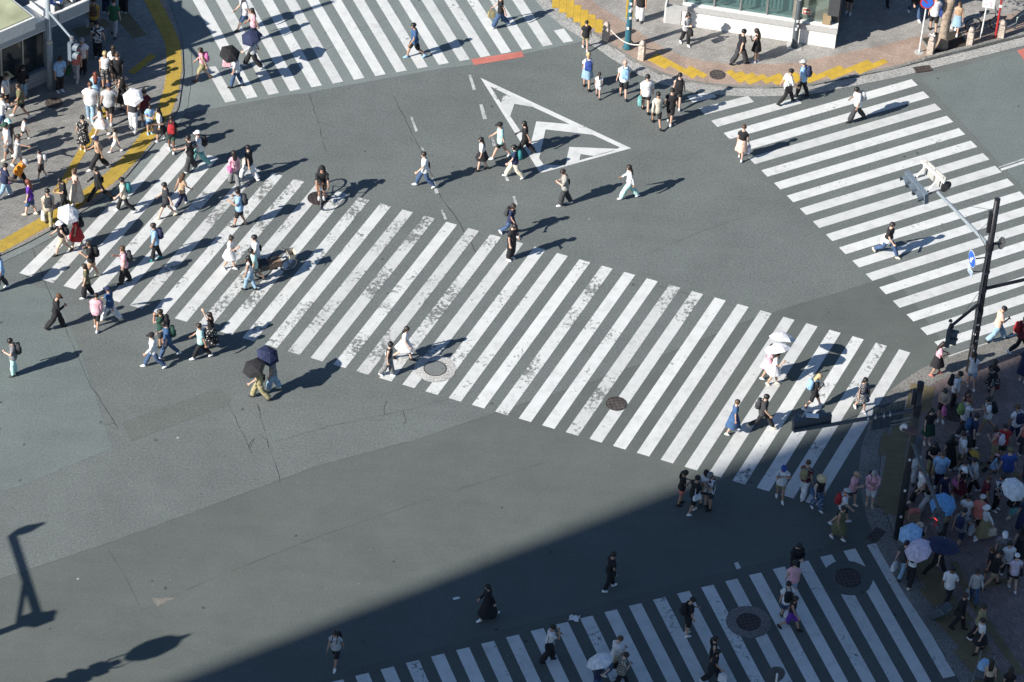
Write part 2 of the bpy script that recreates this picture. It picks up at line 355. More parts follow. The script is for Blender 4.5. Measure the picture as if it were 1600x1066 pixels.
for i, (pts, w) in enumerate([([(45, 375), (72, 446), (105, 520), (140, 600), (190, 680)], .035), ([(484, 148), (495, 185), (503, 215), (512, 245)], .03), ([(657, 235), (690, 310), (720, 352), (752, 410)], .045), ([(615, 150), (640, 200), (657, 235)], .03),
     ([(357, 632), (380, 680), (402, 730)], .03), ([(402, 632), (418, 690), (440, 760)], .03), ([(430, 690), (520, 665), (640, 640), (740, 612)], .025), ([(470, 100), (520, 72), (620, 20)], .02), ([(820, 560), (905, 540), (960, 575)], .02), ([(1235, 985), (1262, 990), (1290, 1030)], .03)]):
    ribbon(pts, w, "crack", M_CRACK, seed=i)
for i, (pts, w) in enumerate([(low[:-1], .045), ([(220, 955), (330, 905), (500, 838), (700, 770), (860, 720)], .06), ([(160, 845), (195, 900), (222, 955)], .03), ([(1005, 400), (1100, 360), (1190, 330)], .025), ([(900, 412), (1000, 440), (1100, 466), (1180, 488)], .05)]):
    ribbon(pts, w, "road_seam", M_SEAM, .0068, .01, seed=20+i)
m = MB(); r = random.Random(5)                              # litter far too small to pick apart
for _ in range(260):
    p = at(r.uniform(0, 1600), r.uniform(120, 1060), .009); s = r.uniform(.008, .022); a = r.uniform(0, 6)
    m.add([p+Vector((math.cos(a+k*1.57)*s, math.sin(a+k*1.57)*s*.6, 0)) for k in range(4)], [(0, 1, 2, 3)])
m.build("litter_specks", plain("litter_pale", (.5, .5, .47)), road)["kind"] = "stuff"
# pavements ---------------------------------------------------------
PZ = .05
k_nw = [(243, -160), (256, -40), (266, 10), (284, 62), (287, 115), (279, 170), (262, 200), (243, 223), (197, 278), (165, 308), (125, 334), (87, 357), (45, 380), (0, 401), (-80, 434)]
k_ne = [(800, -110), (842, -20), (868, 12), (892, 33), (920, 50), (941, 64), (968, 83), (1003, 105), (1044, 122), (1086, 132), (1127, 137), (1189, 139), (1262, 136), (1300, 128), (1350, 118), (1400, 108), (1430, 100), (1500, 83), (1600, 58), (1700, 33)]
k_se = [(1700, 515), (1600, 544), (1560, 556), (1510, 573), (1460, 594), (1420, 622), (1392, 660), (1378, 705), (1374, 745), (1384, 800), (1400, 845), (1440, 915), (1500, 1005), (1540, 1075), (1600, 1190)]
W_NW = [p.xy for p in pw(k_nw)]; W_NE = [p.xy for p in pw(k_ne)]; W_SE = [p.xy for p in pw(k_se)]
POLY_NW = W_NW+[V2(-45, 112), V2(-45, 160)]
POLY_NE = W_NE+[V2(40, 150), V2(10, 170)]
POLY_SE = W_SE+[V2(45, 85), V2(45, 118)]
PAVE = {}
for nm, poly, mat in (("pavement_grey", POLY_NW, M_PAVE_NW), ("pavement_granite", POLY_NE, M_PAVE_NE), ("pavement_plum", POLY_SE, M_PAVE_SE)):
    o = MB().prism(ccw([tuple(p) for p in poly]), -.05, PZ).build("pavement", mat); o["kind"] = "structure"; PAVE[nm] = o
def floor(px, py):
    p = at(px, py, PZ)
    return PZ if any(inside(p, q) for q in (POLY_NW, POLY_NE, POLY_SE)) else .008
def offset(line, d):
    out = []
    for i, p in enumerate(line):
        t = line[min(i+1, len(line)-1)]-line[max(i-1, 0)]; n = Vector((-t.y, t.x)).normalized(); out.append(p+n*d)
    return out
def strip(line, d0, d1, z, name, mat, parent, z0=None):
    a, b = offset(line, d0), offset(line, d1); m = MB(); z0 = z-.004 if z0 is None else z0
    for i in range(len(line)-1): m.prism(ccw([tuple(a[i]), tuple(a[i+1]), tuple(b[i+1]), tuple(b[i])]), z0, z)
    return m.build(name, mat, parent)
# gutters lie on the road side, pinkish bands on the pavement side
def sgn(line, poly):
    q = offset(line, .5); i = len(line)//2; return 1 if inside(q[i], poly) else -1
s_nw, s_ne, s_se = sgn(W_NW, POLY_NW), sgn(W_NE, POLY_NE), sgn(W_SE, POLY_SE)
dense = lambda L: resample(L, .4)
D_NW, D_NE, D_SE = dense(W_NW), dense(W_NE), dense(W_SE)
strip(D_NE, -.02*s_ne, -.52*s_ne, .016, "gutter", M_GUTTER, PAVE["pavement_granite"])
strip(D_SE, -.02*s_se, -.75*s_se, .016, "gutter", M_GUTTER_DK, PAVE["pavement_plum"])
strip(D_NW, -.02*s_nw, -.34*s_nw, .016, "gutter", M_PALE, PAVE["pavement_grey"])
strip(D_NE, .16*s_ne, 1.55*s_ne, PZ+.004, "paver_band", M_BAND, PAVE["pavement_granite"], PZ-.01)
strip(D_NW, .14*s_nw, .42*s_nw, PZ+.004, "paver_band", M_BAND, PAVE["pavement_grey"], PZ-.01)
def kerbs(line, s, parent, raised=lambda p: 0.0):
    P = resample(line, .62)
    for i in range(len(P)-1):
        a, b = P[i], P[i+1]; d = (b-a).normalized(); n = Vector((-d.y, d.x))*s; g = d*.006; h = PZ+.006+raised((a+b)/2)
        poly = [a+g, b-g, b-g+n*.15, a+g+n*.15]
        MB().prism(ccw([tuple(p) for p in poly]), -.04, h).build("kerb_stone", M_KERB, parent)
e1 = at(1435, 99).xy
kerbs(W_NE, s_ne, PAVE["pavement_granite"], lambda p: .10*max(0, min(1, (p.x-e1.x)/1.0+.4)))
kerbs(W_NW, s_nw, PAVE["pavement_grey"]); kerbs(W_SE, s_se, PAVE["pavement_plum"])
# tactile paving: every block a piece
TS = .3
def _tile(bars):
    m = MB(); h = TS/2-.004; m.box(-h, h, -h, h, 0, .010)
    if bars:
        for x in (-.105, -.035, .035, .105): m.box(x-.013, x+.013, -.13, .13, .0095, .016)
    else:
        for ix in (-.1, 0, .1):
            for iy in (-.1, 0, .1): m.box(ix-.017, ix+.017, iy-.017, iy+.017, .0095, .016)
    return m.mesh("tactile_tile")
T_DOT = _tile(False); T_DOT.materials.append(M_TACT); T_BAR = _tile(True); T_BAR.materials.append(M_TACT)
T_DOT1 = T_DOT.copy(); T_DOT1.materials[0] = M_TACT_MID; T_BAR1 = T_BAR.copy(); T_BAR1.materials[0] = M_TACT_MID
T_DOT2 = T_DOT.copy(); T_DOT2.materials[0] = M_TACT_SHADED; T_BAR2 = T_BAR.copy(); T_BAR2.materials[0] = M_TACT_SHADED
def near(p, L):
    best = 9
    for a, b in zip(L, L[1:]):
        ab = b-a; t = max(0, min(1, (p-a).dot(ab)/ab.length_squared)); best = min(best, (p-a-ab*t).length)
    return best
def tactile_path(pts, half, ang, parent, me):
    L = [p.xy for p in pw(pts, PZ)]; th = math.radians(ang); u = Vector((math.cos(th), math.sin(th))); v = Vector((-u.y, u.x))
    us = [p.dot(u) for p in L]; vs = [p.dot(v) for p in L]
    for i in range(int(min(us)/TS)-3, int(max(us)/TS)+4):
        for j in range(int(min(vs)/TS)-3, int(max(vs)/TS)+4):
            p = u*(i*TS)+v*(j*TS)
            if near(p, L) < half:
                o = put("tactile_tile", me, None, parent, (p.x, p.y, PZ-.001)); o.rotation_euler = (0, 0, th)
def tactile_line(pts, n, parent, me, twist=0.0):
    L = [p.xy for p in pw(pts, PZ)]; P = resample(L, TS)
    for i in range(len(P)-1):
        d = (P[i+1]-P[i]).normalized(); nn = Vector((-d.y, d.x)); c = (P[i]+P[i+1])/2
        for j in range(n):
            q = c+nn*((j-(n-1)/2)*TS); o = put("tactile_tile", me, None, parent, (q.x, q.y, PZ-.001+(.0022*(i % 2)+.0011*(j % 2) if twist else 0))); o.rotation_euler = (0, 0, math.atan2(d.y, d.x)-math.pi/2+twist)
A, B, C = PAVE["pavement_grey"], PAVE["pavement_granite"], PAVE["pavement_plum"]
tactile_line([(226, -22), (240, 6), (258, 41), (270, 68), (273, 103), (268, 140), (255, 178), (230, 214), (206, 245), (176, 275), (140, 302), (92, 335), (52, 357), (21, 375), (-10, 392)], 2, A, T_DOT1, .13)
tactile_line([(188, 20), (206, 42), (222, 62)], 2, A, T_BAR2)
tactile_line([(118, 52), (145, 43), (172, 33)], 2, A, T_BAR2); tactile_line([(240, 86), (203, 116)], 1, A, T_BAR1)
tactile_line([(168, 168), (150, 202), (126, 240), (106, 274), (84, 306)], 1, A, T_BAR1)
tactile_path([(852, -18), (880, 8), (905, 24), (930, 39), (938, 44)], .36, 0, B, T_DOT)
tactile_path([(1024, 92), (1045, 101), (1068, 109), (1096, 116)], .235, 52, B, T_DOT)
tactile_path([(1146, 119), (1180, 124), (1230, 124), (1280, 120), (1330, 109), (1376, 99)], .25, 38, B, T_DOT)
tactile_line([(986, -25), (984, 10), (983, 34)], 1, B, T_BAR)
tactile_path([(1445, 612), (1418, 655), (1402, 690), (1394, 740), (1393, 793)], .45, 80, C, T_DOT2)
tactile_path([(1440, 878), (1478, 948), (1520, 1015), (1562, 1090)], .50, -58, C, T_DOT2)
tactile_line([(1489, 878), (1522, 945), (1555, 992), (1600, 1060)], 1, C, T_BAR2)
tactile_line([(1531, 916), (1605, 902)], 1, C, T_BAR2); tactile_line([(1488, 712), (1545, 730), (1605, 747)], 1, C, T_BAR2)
# manhole covers
def manhole(px, py, r, label, mat, ring=0.0, ringmat=None, z=None):
    z = floor(px, py) if z is None else z
    c = at(px, py, z); t = tag(empty("manhole_cover", c), label, "manhole cover")
    if ring:
        m = MB(); n = 40; rr = random.Random(int(px)); vs = []
        for k in range(n):
            a = 2*math.pi*k/n; w = ring*(1+rr.uniform(-.02, .02)); vs += [(r*1.02*math.cos(a), r*1.02*math.sin(a), .006), (w*math.cos(a), w*math.sin(a), .006)]
        m.add(vs, [(2*k, 2*k+1, (2*k+3) % (2*n), (2*k+2) % (2*n)) for k in range(n)]); m.build("collar", ringmat, t)
    m = MB(); m.lathe([(r*.93, .002), (r*.93, .011), (r*.90, .013), (0.02, .013)], 32); m.build("lid", mat, t)
    m = MB(); n = 32
    m.loft([[(q*math.cos(2*math.pi*k/n), q*math.sin(2*math.pi*k/n), zz) for k in range(n)] for q, zz in ((r, .002), (r, .015), (r*.95, .015), (r*.95, .002))], False); m.build("rim", M_CASTDK, t)
    h = MB().box(-.03, .03, -.012, .012, .012, .017, Matrix.Translation((r*.6, 0, 0))); h.build("lifting_slot", M_CRACK, t)
manhole(1121, 117, .32, "plain brown cover in the pink paving between two yellow tactile strips", M_CAST)
manhole(84, 161, .34, "patterned cover in the grey paving before the tiled shop wall", M_CAST)
manhole(963, 631, .37, "brown round cover interrupting one stripe of the long diagonal crossing", M_CAST, .40, M_SMOOTH)
manhole(680, 576, .42, "grey cover in a wide pale concrete collar on the diagonal crossing", plain("lid_grey", (.17, .18, .175), .6), .76, granite("collar_concrete", (.42, .42, .40)))
manhole(1170, 972, .42, "dark cover with broken pale collar on the shaded lower crossing", M_CASTDK, .78, granite("collar_patched", (.17, .16, .155)))
manhole(1325, 903, .48, "large dark cover on dark tar cutting two short stripes of the lower crossing", M_CASTDK, .86, M_DARK)
manhole(497, 310, .41, "dark reddish cover under the bicycle's front wheel", M_CASTDK)
manhole(1493, 645, .50, "dark round cover in the plum paving beside the person with green backpack", M_CASTDK)
def drain(px, py, rz, label):
    t = tag(empty("drain_grate", at(px, py, .017), rz), label, "drain grate")
    MB().box(-.36, .36, -.2, .2, -.001, .004).build("frame", M_CASTDK, t)
    for i in range(9): MB().box(-.34+i*.078, -.30+i*.078, -.17, .17, .003, .012).build("bar", M_CAST, t)
drain(1442, 108, .32, "iron drain grate in the gutter by the white-posted traffic sign")
drain(1369, 836, 1.0, "iron drain grate in the shaded gutter above the lower crossing")
# ------------------------------------------------------------------ people
def RX(a): return Matrix.Rotation(a, 3, 'X')
def RY(a): return Matrix.Rotation(a, 3, 'Y')
def RZ(a): return Matrix.Rotation(a, 3, 'Z')
rad = math.radians
ROWS = [(.79, .145, .112, 0, 'hips'), (.89, .168, .125, -.004, 'hips'), (.99, .155, .112, 0, 'torso'), (1.10, .140, .100, .004, 'torso'), (1.22, .158, .112, .006, 'torso'), (1.315, .176, .108, 0, 'torso'),
        (1.395, .160, .080, -.004, 'yoke'), (1.435, .085, .062, -.002, 'neck'), (1.475, .054, .056, .006, 'neck'), (1.512, .054, .062, .014, 'jaw'), (1.545, .064, .078, .020, 'face'), (1.592, .075, .094, .013, 'brow'),
        (1.640, .079, .099, .004, 'crown'), (1.684, .066, .082, 0, 'crown'), (1.708, .032, .040, 0, 'crown')]
# arm poses: (forward swing, sideways, elbow bend, inward turn); legs: (thigh forward, knee bend, foot pitch)
ARM = dict(down=(4, 7, 12, 0), fwd=(26, 8, 24, 8), back=(-24, 9, 14, 0), phone=(24, 10, 88, 38), camera=(62, 12, 112, 30), cup=(30, 8, 95, 20), umb=(30, 10, 112, 8), out=(78, 6, 12, 0), side=(10, 78, 10, 0), up=(150, 12, 15, 0), bars=(56, 14, 14, 6), head=(70, 60, 140, 40), hip=(-6, 30, 80, 60), strap=(20, 14, 128, 20), push=(38, 8, 50, 8))
LEG = dict(stand=[(2, 3, 0), (-3, 3, 0)], walk=[(25, 8, 0), (-17, 24, 30)], walkb=[(-17, 24, 30), (25, 8, 0)], short=[(14, 6, 0), (-10, 14, 14)], shortb=[(-10, 14, 14), (14, 6, 0)], stride=[(33, 10, 0), (-23, 30, 40)], ride=[(72, 84, 0), (48, 70, 0)])
def figure(h, pose_legs, armL, armR, lean=0.0, girth=1.0, fem=False, head_turn=0.0, nod=0.0):
    """one continuous body: vertices, faces and the region of every face"""
    v = []; f = []; tg = []; NN = 12
    def av(p): v.append(Vector(p)); return len(v)-1
    def af(idx, t): f.append(tuple(idx)); tg.append(t)
    HIP = Vector((0, 0, .89)); RL = RX(-lean)
    NECK = Vector((0, 0, 1.46)); RH = RZ(head_turn) @ RX(-nod)
    def bend(p, z):
        p = Vector(p)
        if z > 1.47: p = NECK+RH @ (p-NECK)
        k = max(0, min(1, (z-.89)/.25)); return HIP+RX(-lean*k) @ (p-HIP) if lean else p
    rows = []
    for (z, rx, ry, yc, t) in ROWS:
        g = girth if z < 1.40 else 1.0
        if fem: g *= {.89: 1.02, 1.10: .90, 1.22: .93, 1.315: .90, 1.395: .90}.get(z, .96 if z < 1.4 else 1)
        row = []
        for j in range(NN):
            a = 2*math.pi*j/NN; x, y = rx*g*math.cos(a), ry*g*math.sin(a)+yc
            if z == 1.592 and j == 3: y -= .004
            if z == 1.545 and j == 3: y += .016                    # nose and mouth line
            if z == 1.512 and j in (2, 3, 4): y += .012            # chin
            if z == 1.592 and j in (0, 6): x *= 1.20               # ears
            row.append(av(bend((x, y, z), z)))
        rows.append(row)
    hole = {(4, 11), (4, 0), (5, 11), (5, 0), (4, 5), (4, 6), (5, 5), (5, 6)}
    for r in range(len(ROWS)-1):
        for j in range(NN):
            if (r, j) in hole: continue
            k = (j+1) % NN; t = ROWS[r][4]
            if t in ('jaw', 'face', 'brow') and j in (1, 2, 3, 4): t = 'front'
            af((rows[r][j], rows[r][k], rows[r+1][k], rows[r+1][j]), t)
    top = av(bend((0, 0, 1.718), 1.718))
    for j in range(NN): af((rows[-1][j], rows[-1][(j+1) % NN], top), 'crown')
    def ring(c, Rm, angs, ro, rf):
        return [av(c+Rm @ Vector((ro*math.cos(a), rf*math.sin(a), 0))) for a in angs]
    def bridge(a, b, t):
        n = len(a)
        for i in range(n): j = (i+1) % n; af((a[i], a[j], b[j], b[i]), t)
    # legs
    crotch = av((0, 0, .775)); info = {}
    for side, sgn, (th, kn, fp) in (('R', 1, pose_legs[1]), ('L', -1, pose_legs[0])):
        loop = ([rows[0][j] for j in (9, 10, 11, 0, 1, 2, 3)] if sgn > 0 else [rows[0][j] for j in (3, 4, 5, 6, 7, 8, 9)])+[crotch]
        angs = [rad(d) for d in ((-135, -90, -45, 0, 45, 90, 135, 180) if sgn > 0 else (45, 90, 135, 180, 225, 270, 315, 0))]
        hip = Vector((sgn*.086, 0, .86)); R1 = RX(rad(th)); R2 = RX(rad(th-kn)); dn = Vector((0, 0, -1))
        knee = hip+R1 @ dn*.41; ank = knee+R2 @ dn*.40; prev = loop
        for c, Rm, r_, t in ((hip+R1 @ dn*.12, R1, .080, 't1'), (hip+R1 @ dn*.27, R1, .066, 't2'), (knee, RX(rad(th-kn*.5)), .053, 't3'), (knee+R2 @ dn*.12, R2, .055, 's1'), (knee+R2 @ dn*.27, R2, .043, 's2'), (ank+R2 @ dn*-.02, R2, .034, 's3')):
            rg = ring(c, Rm, angs, r_*(.94 if fem else 1)*(girth*.5+.5), r_*1.04); bridge(prev, rg, t); prev = rg
        RF = RX(rad(-fp)) @ RZ(-sgn*rad(7))
        for off, lo, wi in (((0, .022, -.035), .070, .040), ((0, .045, -.062), .118, .045), ((0, .048, -.080), .128, .045)):
            rg = ring(ank+RF @ Vector(off), RF, angs, wi, lo); bridge(prev, rg, 'foot'); prev = rg
        af(tuple(prev), 'foot'); info['ankle'+side] = ank; info['knee'+side] = knee; info['hip'+side] = hip
    # arms
    for side, sgn, (sw, ab, el, inw) in (('R', 1, armR), ('L', -1, armL)):
        c3 = (11, 0, 1) if sgn > 0 else (7, 6, 5)
        loop = [rows[4][j] for j in c3]+[rows[5][c3[2]]]+[rows[6][j] for j in reversed(c3)]+[rows[5][c3[0]]]
        angs = [rad(d) for d in (225, 180, 135, 90, 45, 0, 315, 270)]
        gs = girth*(.90 if fem else 1)
        sh = bend((sgn*.168*gs, 0, 1.345), 1.345)
        M0 = RL @ RY(-sgn*rad(ab)) @ RX(rad(sw)); M1 = M0 @ RZ(sgn*rad(inw)) @ RX(rad(el)); dn = Vector((0, 0, -1))
        flip = Matrix.Diagonal((sgn, 1, 1)); elb = sh+M0 @ dn*.27; wr = elb+M1 @ dn*.235; prev = loop
        k_ = .88 if fem else 1
        for c, Rm, r_, t in ((sh+M0 @ dn*.05+M0 @ Vector((sgn*.022, 0, 0)), M0, .052, 'u1'), (sh+M0 @ dn*.15, M0, .044, 'u2'), (elb, M0 @ RX(rad(el*.5)), .037, 'u3'), (elb+M1 @ dn*.09, M1, .038, 'f1'), (wr, M1, .026, 'f2')):
            rg = [av(c+Rm @ flip @ Vector((r_*k_*math.cos(a), r_*k_*math.sin(a), 0))) for a in angs]; bridge(prev, rg, t); prev = rg
        def pr(dist, wid, thk):      # palm ring of ten: five on the back of the hand, five inside
            c = wr+M1 @ dn*dist
            return [av(c+M1 @ Vector((sgn*thk, (q-2)*wid/2, 0))) for q in range(5)]+[av(c+M1 @ Vector((-sgn*thk, (q-2)*wid/2, 0))) for q in (4, 3, 2, 1, 0)]
        pa = pr(.035, .034, .013); pb = pr(.095, .042, .012)
        w8 = [prev[i] for i in (6, 5, 5, 5, 4, 2, 1, 1, 1, 0)]
        for i in range(10):
            j = (i+1) % 10; q = [w8[i], w8[j], pa[j], pa[i]]; q2 = []
            for x in q:
                if x not in q2: q2.append(x)
            af(q2, 'hand')
        af((prev[4], prev[3], prev[2]), 'hand'); af((prev[0], prev[7], prev[6]), 'hand')
        thumbquad = None
        for i in range(10):
            j = (i+1) % 10; q = (pa[i], pa[j], pb[j], pb[i])
            if i == 4: thumbquad = q; continue
            af(q, 'hand')
        def extrude(q, steps):
            for (d, s) in steps:
                c = sum((v[x] for x in q), Vector())/len(q); nq = [av(c+(v[x]-c)*s+d) for x in q]
                n = len(q)
                for i in range(n): j = (i+1) % n; af((q[i], q[j], nq[j], nq[i]), 'hand')
                q = nq
            af(tuple(q), 'hand')
        fl = M1 @ dn; inn = M1 @ Vector((-sgn, 0, 0)); fw = M1 @ Vector((0, 1, 0))
        extrude(thumbquad, [((fw*.7+fl*.6)*.028, .55), ((fw*.35+fl*.8+inn*.3)*.030, .85)])
        for q, L in zip(range(4), (.062, .074, .080, .072)):
            quadf = (pb[q], pb[q+1], pb[8-q], pb[9-q])
            extrude(quadf, [((fl*.9+inn*.25)*L*.5, .78), ((fl*.6+inn*.75)*L*.42, .85)])
        info['hand'+side] = wr+M1 @ dn*.10; info['hdir'+side] = M1 @ dn; info['sh'+side] = sh
    for sx in (-1, 1):      # eyes
        c = bend((sx*.030, .1035, 1.592), 1.592); q = [av(bend((sx*.030+dx, .1035+dy, 1.590+dz), 1.59)) for dx, dy, dz in ((-.013, -.002, 0), (0, .003, -.006), (.013, -.002, 0), (0, .003, .007))]; af(q if sx > 0 else q[::1], 'eye')
    q = [av(bend((dx, .098+dy, 1.531+dz), 1.53)) for dx, dy, dz in ((-.02, -.004, 0), (0, .010, -.006), (.02, -.004, 0), (0, .010, .006))]; af(q, 'lip')
    import bmesh
    tm_ = bpy.data.meshes.new("t"); tm_.from_pydata(v, [], f); bm = bmesh.new(); bm.from_mesh(tm_); bmesh.ops.recalc_face_normals(bm, faces=bm.faces)
    f = [tuple(x.index for x in q.verts) for q in bm.faces]; bm.free(); bpy.data.meshes.remove(tm_)
    s = h/1.72; lo = min(p.z for p in v)
    for i, p in enumerate(v): v[i] = Vector((p.x*s, p.y*s, (p.z-lo)*s))
    info['bend'] = lambda p: (lambda q: Vector((q.x*s, q.y*s, (q.z-lo)*s)))(bend(p, p[2]))
    info['s'] = s; info['lo'] = lo
    for k in list(info):
        if isinstance(info[k], Vector) and not k.startswith('hdir'): info[k] = Vector((info[k].x*s, info[k].y*s, (info[k].z-lo)*s))
    return v, f, tg, info
def normals(v, f):
    n = [Vector() for _ in v]
    for q in f:
        a = v[q[0]]; c = (v[q[1]]-a).cross(v[q[2]]-a)
        if len(q) > 3: c += (v[q[2]]-a).cross(v[q[3]]-a)
        for i in q: n[i] += c
    return [x.normalized() if x.length > 0 else x for x in n]
def garment(v, f, tg, nrm, tags, off, extra=None):
    idx = {}; m = MB()
    use = {}
    for q, t in zip(f, tg):
        if t in tags:
            for i in q: use[i] = max(use.get(i, 0), off(t) if callable(off) else off)
    for q, t in zip(f, tg):
        if t in tags:
            for i in q:
                if i not in idx:
                    idx[i] = len(m.v); p = v[i]+nrm[i]*use[i]; m.v.append(extra(p, i) if extra else p)
            m.f.append(tuple(idx[i] for i in q))
    return m
TOPS = dict(t=('T-shirt', ('hips2', 'torso', 'yoke', 'u1', 'u2')), l=('top', ('torso', 'yoke', 'u1', 'u2', 'u3', 'f1', 'f2')), n=('sleeveless top', ('torso', 'yoke')), s=('shirt', ('torso', 'yoke', 'u1', 'u2', 'u3')), h=('hoodie', ('torso', 'yoke', 'u1', 'u2', 'u3', 'f1', 'f2')), j=('jacket', ('torso', 'yoke', 'u1', 'u2', 'u3', 'f1', 'f2')), d=('dress', ('torso', 'yoke', 'u1', 'u2')), x=('sleeveless dress', ('torso', 'yoke')))
BOTS = dict(l='trousers', w='trousers', s='shorts', k='skirt', m='long skirt', v='short skirt')
CN = dict(skyblue='sky blue', lightblue='light blue', palegrey='pale grey', paledenim='pale denim', darkgreen='dark green', hotpink='hot pink', royal='royal blue')
def cname(c): return " ".join([CN.get(p, p) if p != 'print' else 'printed' for p in c.split("-")])
prnd = random.Random(11)
USED = {}
POSES = dict(w=('walk', 'back', 'fwd'), W=('walkb', 'fwd', 'back'), s=('stand', 'down', 'down'), p=('stand', 'phone', 'down'), q=('stand', 'phone', 'phone'), wp=('walk', 'down', 'phone'), wq=('short', 'phone', 'phone'), c=('stand', 'camera', 'camera'), wc=('short', 'cup', 'camera'), u=('walk', 'down', 'umb'), us=('short', 'down', 'umb'),
             o=('short', 'down', 'out'), ol=('short', 'out', 'down'), g=('short', 'side', 'down'), k=('stride', 'back', 'fwd'), kb=('stride', 'fwd', 'back'), i=('short', 'down', 'down'), ib=('shortb', 'down', 'down'), hd=('short', 'head', 'head'), up=('short', 'up', 'down'), cu=('short', 'down', 'cup'), st=('walk', 'strap', 'down'), h=('stand', 'hip', 'down'), ride=('ride', 'bars', 'bars'), pu=('short', 'push', 'push'), ww=('i', 'down', 'down'))
def person(px, py, face, pose, top, bot, hair="s:black", extra="", where="", h=None, lean=None, girth=1.0, zf=None, sk=None, shoe=None, turn=0.0):
    tk, tc = top.split(":"); bk, bc = (bot.split(":") if bot else (None, None)); hk, hc = hair.split(":")
    fem = hk in 'lpbo' and hk != 'b' or tk in 'dx' or bk in ('k', 'm', 'v')
    if h is None: h = (1.60 if fem else 1.71)+prnd.uniform(-.04, .05)
    lg, aL, aR = POSES[pose]
    jit = lambda a: tuple(x+prnd.uniform(-5, 5) for x in ARM[a])
    aL, aR = jit(aL), jit(aR)
    legs = [tuple(x+prnd.uniform(-3, 3) for x in l[:2])+(l[2],) for l in LEG[lg]]
    ln = rad(lean if lean is not None else (4 if lg != 'stand' else 1))
    nod = rad(-24 if pose == 'ride' else 26 if pose in ('p', 'q', 'wp', 'wq') else 6); gi = girth*prnd.uniform(.97, 1.05)
    v, f, tg, inf = figure(h, legs, aL, aR, ln, gi, fem, rad(turn), nod)
    z = floor(px, py) if zf is None else zf; base = at(px, py, z)
    kids = h < 1.35; dress = tk in 'dx'
    desc = f"person in {cname(tc)} {TOPS[tk][0]}" + (f" and {cname(bc)} {BOTS[bk]}" if bk and not dress else "") if not kids else f"child in {cname(tc)} {TOPS[tk][0]}" + (f" and {cname(bc)} {BOTS[bk]}" if bk and not dress else "")
    sm = sk or prnd.choice(SKINS)
    m = MB(); m.v = v; m.f = f; me = m.mesh("person", True); me.materials.append(sm); me.materials.append(M_EYE); me.materials.append(M_LIP)
    for p, t in zip(me.polygons, tg): p.material_index = 1 if t == 'eye' else 2 if t == 'lip' else 0
    o = put("person", me, None, None, base); o.rotation_euler = (0, 0, rad(face)-math.pi/2)
    tag(o, (desc+" "+where).strip(), "person")
    nrm = normals(v, f); s = inf['s']; B = inf['bend']; tm = cloth(tc)
    def child(mb, name, mat): return mb.build(name, mat, o, None, True)
    hemw = lambda p, i: p
    tags = set(TOPS[tk][1])
    slev = (.026 if tk in 'tshjl' else .014)*s
    loose = lambda t: {'torso': .026, 'yoke': .012, 'u1': .014, 'u2': .022, 'u3': .02, 'f1': .016, 'f2': .014, 'hips': .032}.get(t, .02)*s*(.7 if fem else 1.0)*(1.5 if tk in 'hj' else 1)
    tuck = bk in ('k', 'm', 'v') or (tk == 'n' and bk)
    if not tuck and tk not in 'dx': tags.add('hips')
    rr = random.Random(prnd.random())
    wob = [rr.uniform(-.012, .012)*s for _ in v]
    up = garment(v, f, tg, nrm, tags, loose, lambda p, i: p+nrm[i]*wob[i])
    def skirt(z0, z1, r0, r1, fold, n=18):
        rings = []
        sp = abs(math.sin(rad(legs[0][0]))-math.sin(rad(legs[1][0])))*.5
        for q in range(5):
            u = q/4; zz = z0+(z1-z0)*u; r_ = r0+(r1-r0)*u**.8; ring = []
            for k in range(n):
                a = 2*math.pi*k/n; w = 1+fold*u*math.cos(a*5+q*.2)
                ring.append(B((r_*1.12*w*math.cos(a), (r_*.95+sp*.34*u)*w*math.sin(a), zz)))
            rings.append(ring)
        return rings
    if tk in 'dx':
        for rg in [skirt(1.02, .42 if bk != 'v' else .6, .142, .25, .10)]: up.loft(rg, False)
    child(up, "dress" if tk in 'dx' else TOPS[tk][0].replace('T-shirt', 't_shirt').replace(' ', '_').replace('-', '_'), tm)
    if bk in ('l', 'w', 's'):
        wd = dict(l=1.0, w=1.9, s=1.25)[bk]
        lo_ = lambda t: {'hips': .012, 't1': .012, 't2': .018*wd, 't3': .024*wd, 's1': .024*wd, 's2': .032*wd, 's3': .034*wd}[t]*s
        gm = garment(v, f, tg, nrm, ('hips', 't1', 't2', 't3', 's1', 's2', 's3') if bk in 'lw' else ('hips', 't1', 't2', 't3') if prnd.random() < .6 else ('hips', 't1', 't2'), lo_, lambda p, i: p+nrm[i]*wob[i]*1.2)
        child(gm, "trousers" if bk in 'lw' else "shorts", cloth(bc))
    elif bk:
        z1, r1 = dict(k=(.50, .24), m=(.22, .26), v=(.60, .22))[bk]
        g = MB(); g.loft(skirt(1.03, z1, .146, r1, .09), False); child(g, "skirt", cloth(bc))
    # shoes
    sc = shoe or prnd.choice(['white', 'white', 'white', 'black', 'cream', 'charcoal'])
    for sgn, nm in ((1, 'R'), (-1, 'L')):
        keep = [(q if t == 'foot' else None) for q, t in zip(f, tg)]
        g = MB(); ix = {}
        ax = inf['ankle'+nm]
        for q in keep:
            if q is None or (sum((v[i] for i in q), Vector())/len(q)-ax).length > (sum((v[i] for i in q), Vector())/len(q)-inf['ankle'+('L' if nm == 'R' else 'R')]).length: continue
            for i in q:
                if i not in ix: ix[i] = len(g.v); g.v.append(v[i]+nrm[i]*.008*s)
            g.f.append(tuple(ix[i] for i in q))
        if g.f: child(g, "shoe", cloth(sc))
    # hair
    hm = HAIRM.get(hc) if hc in HAIRM else HAIRM['dark']
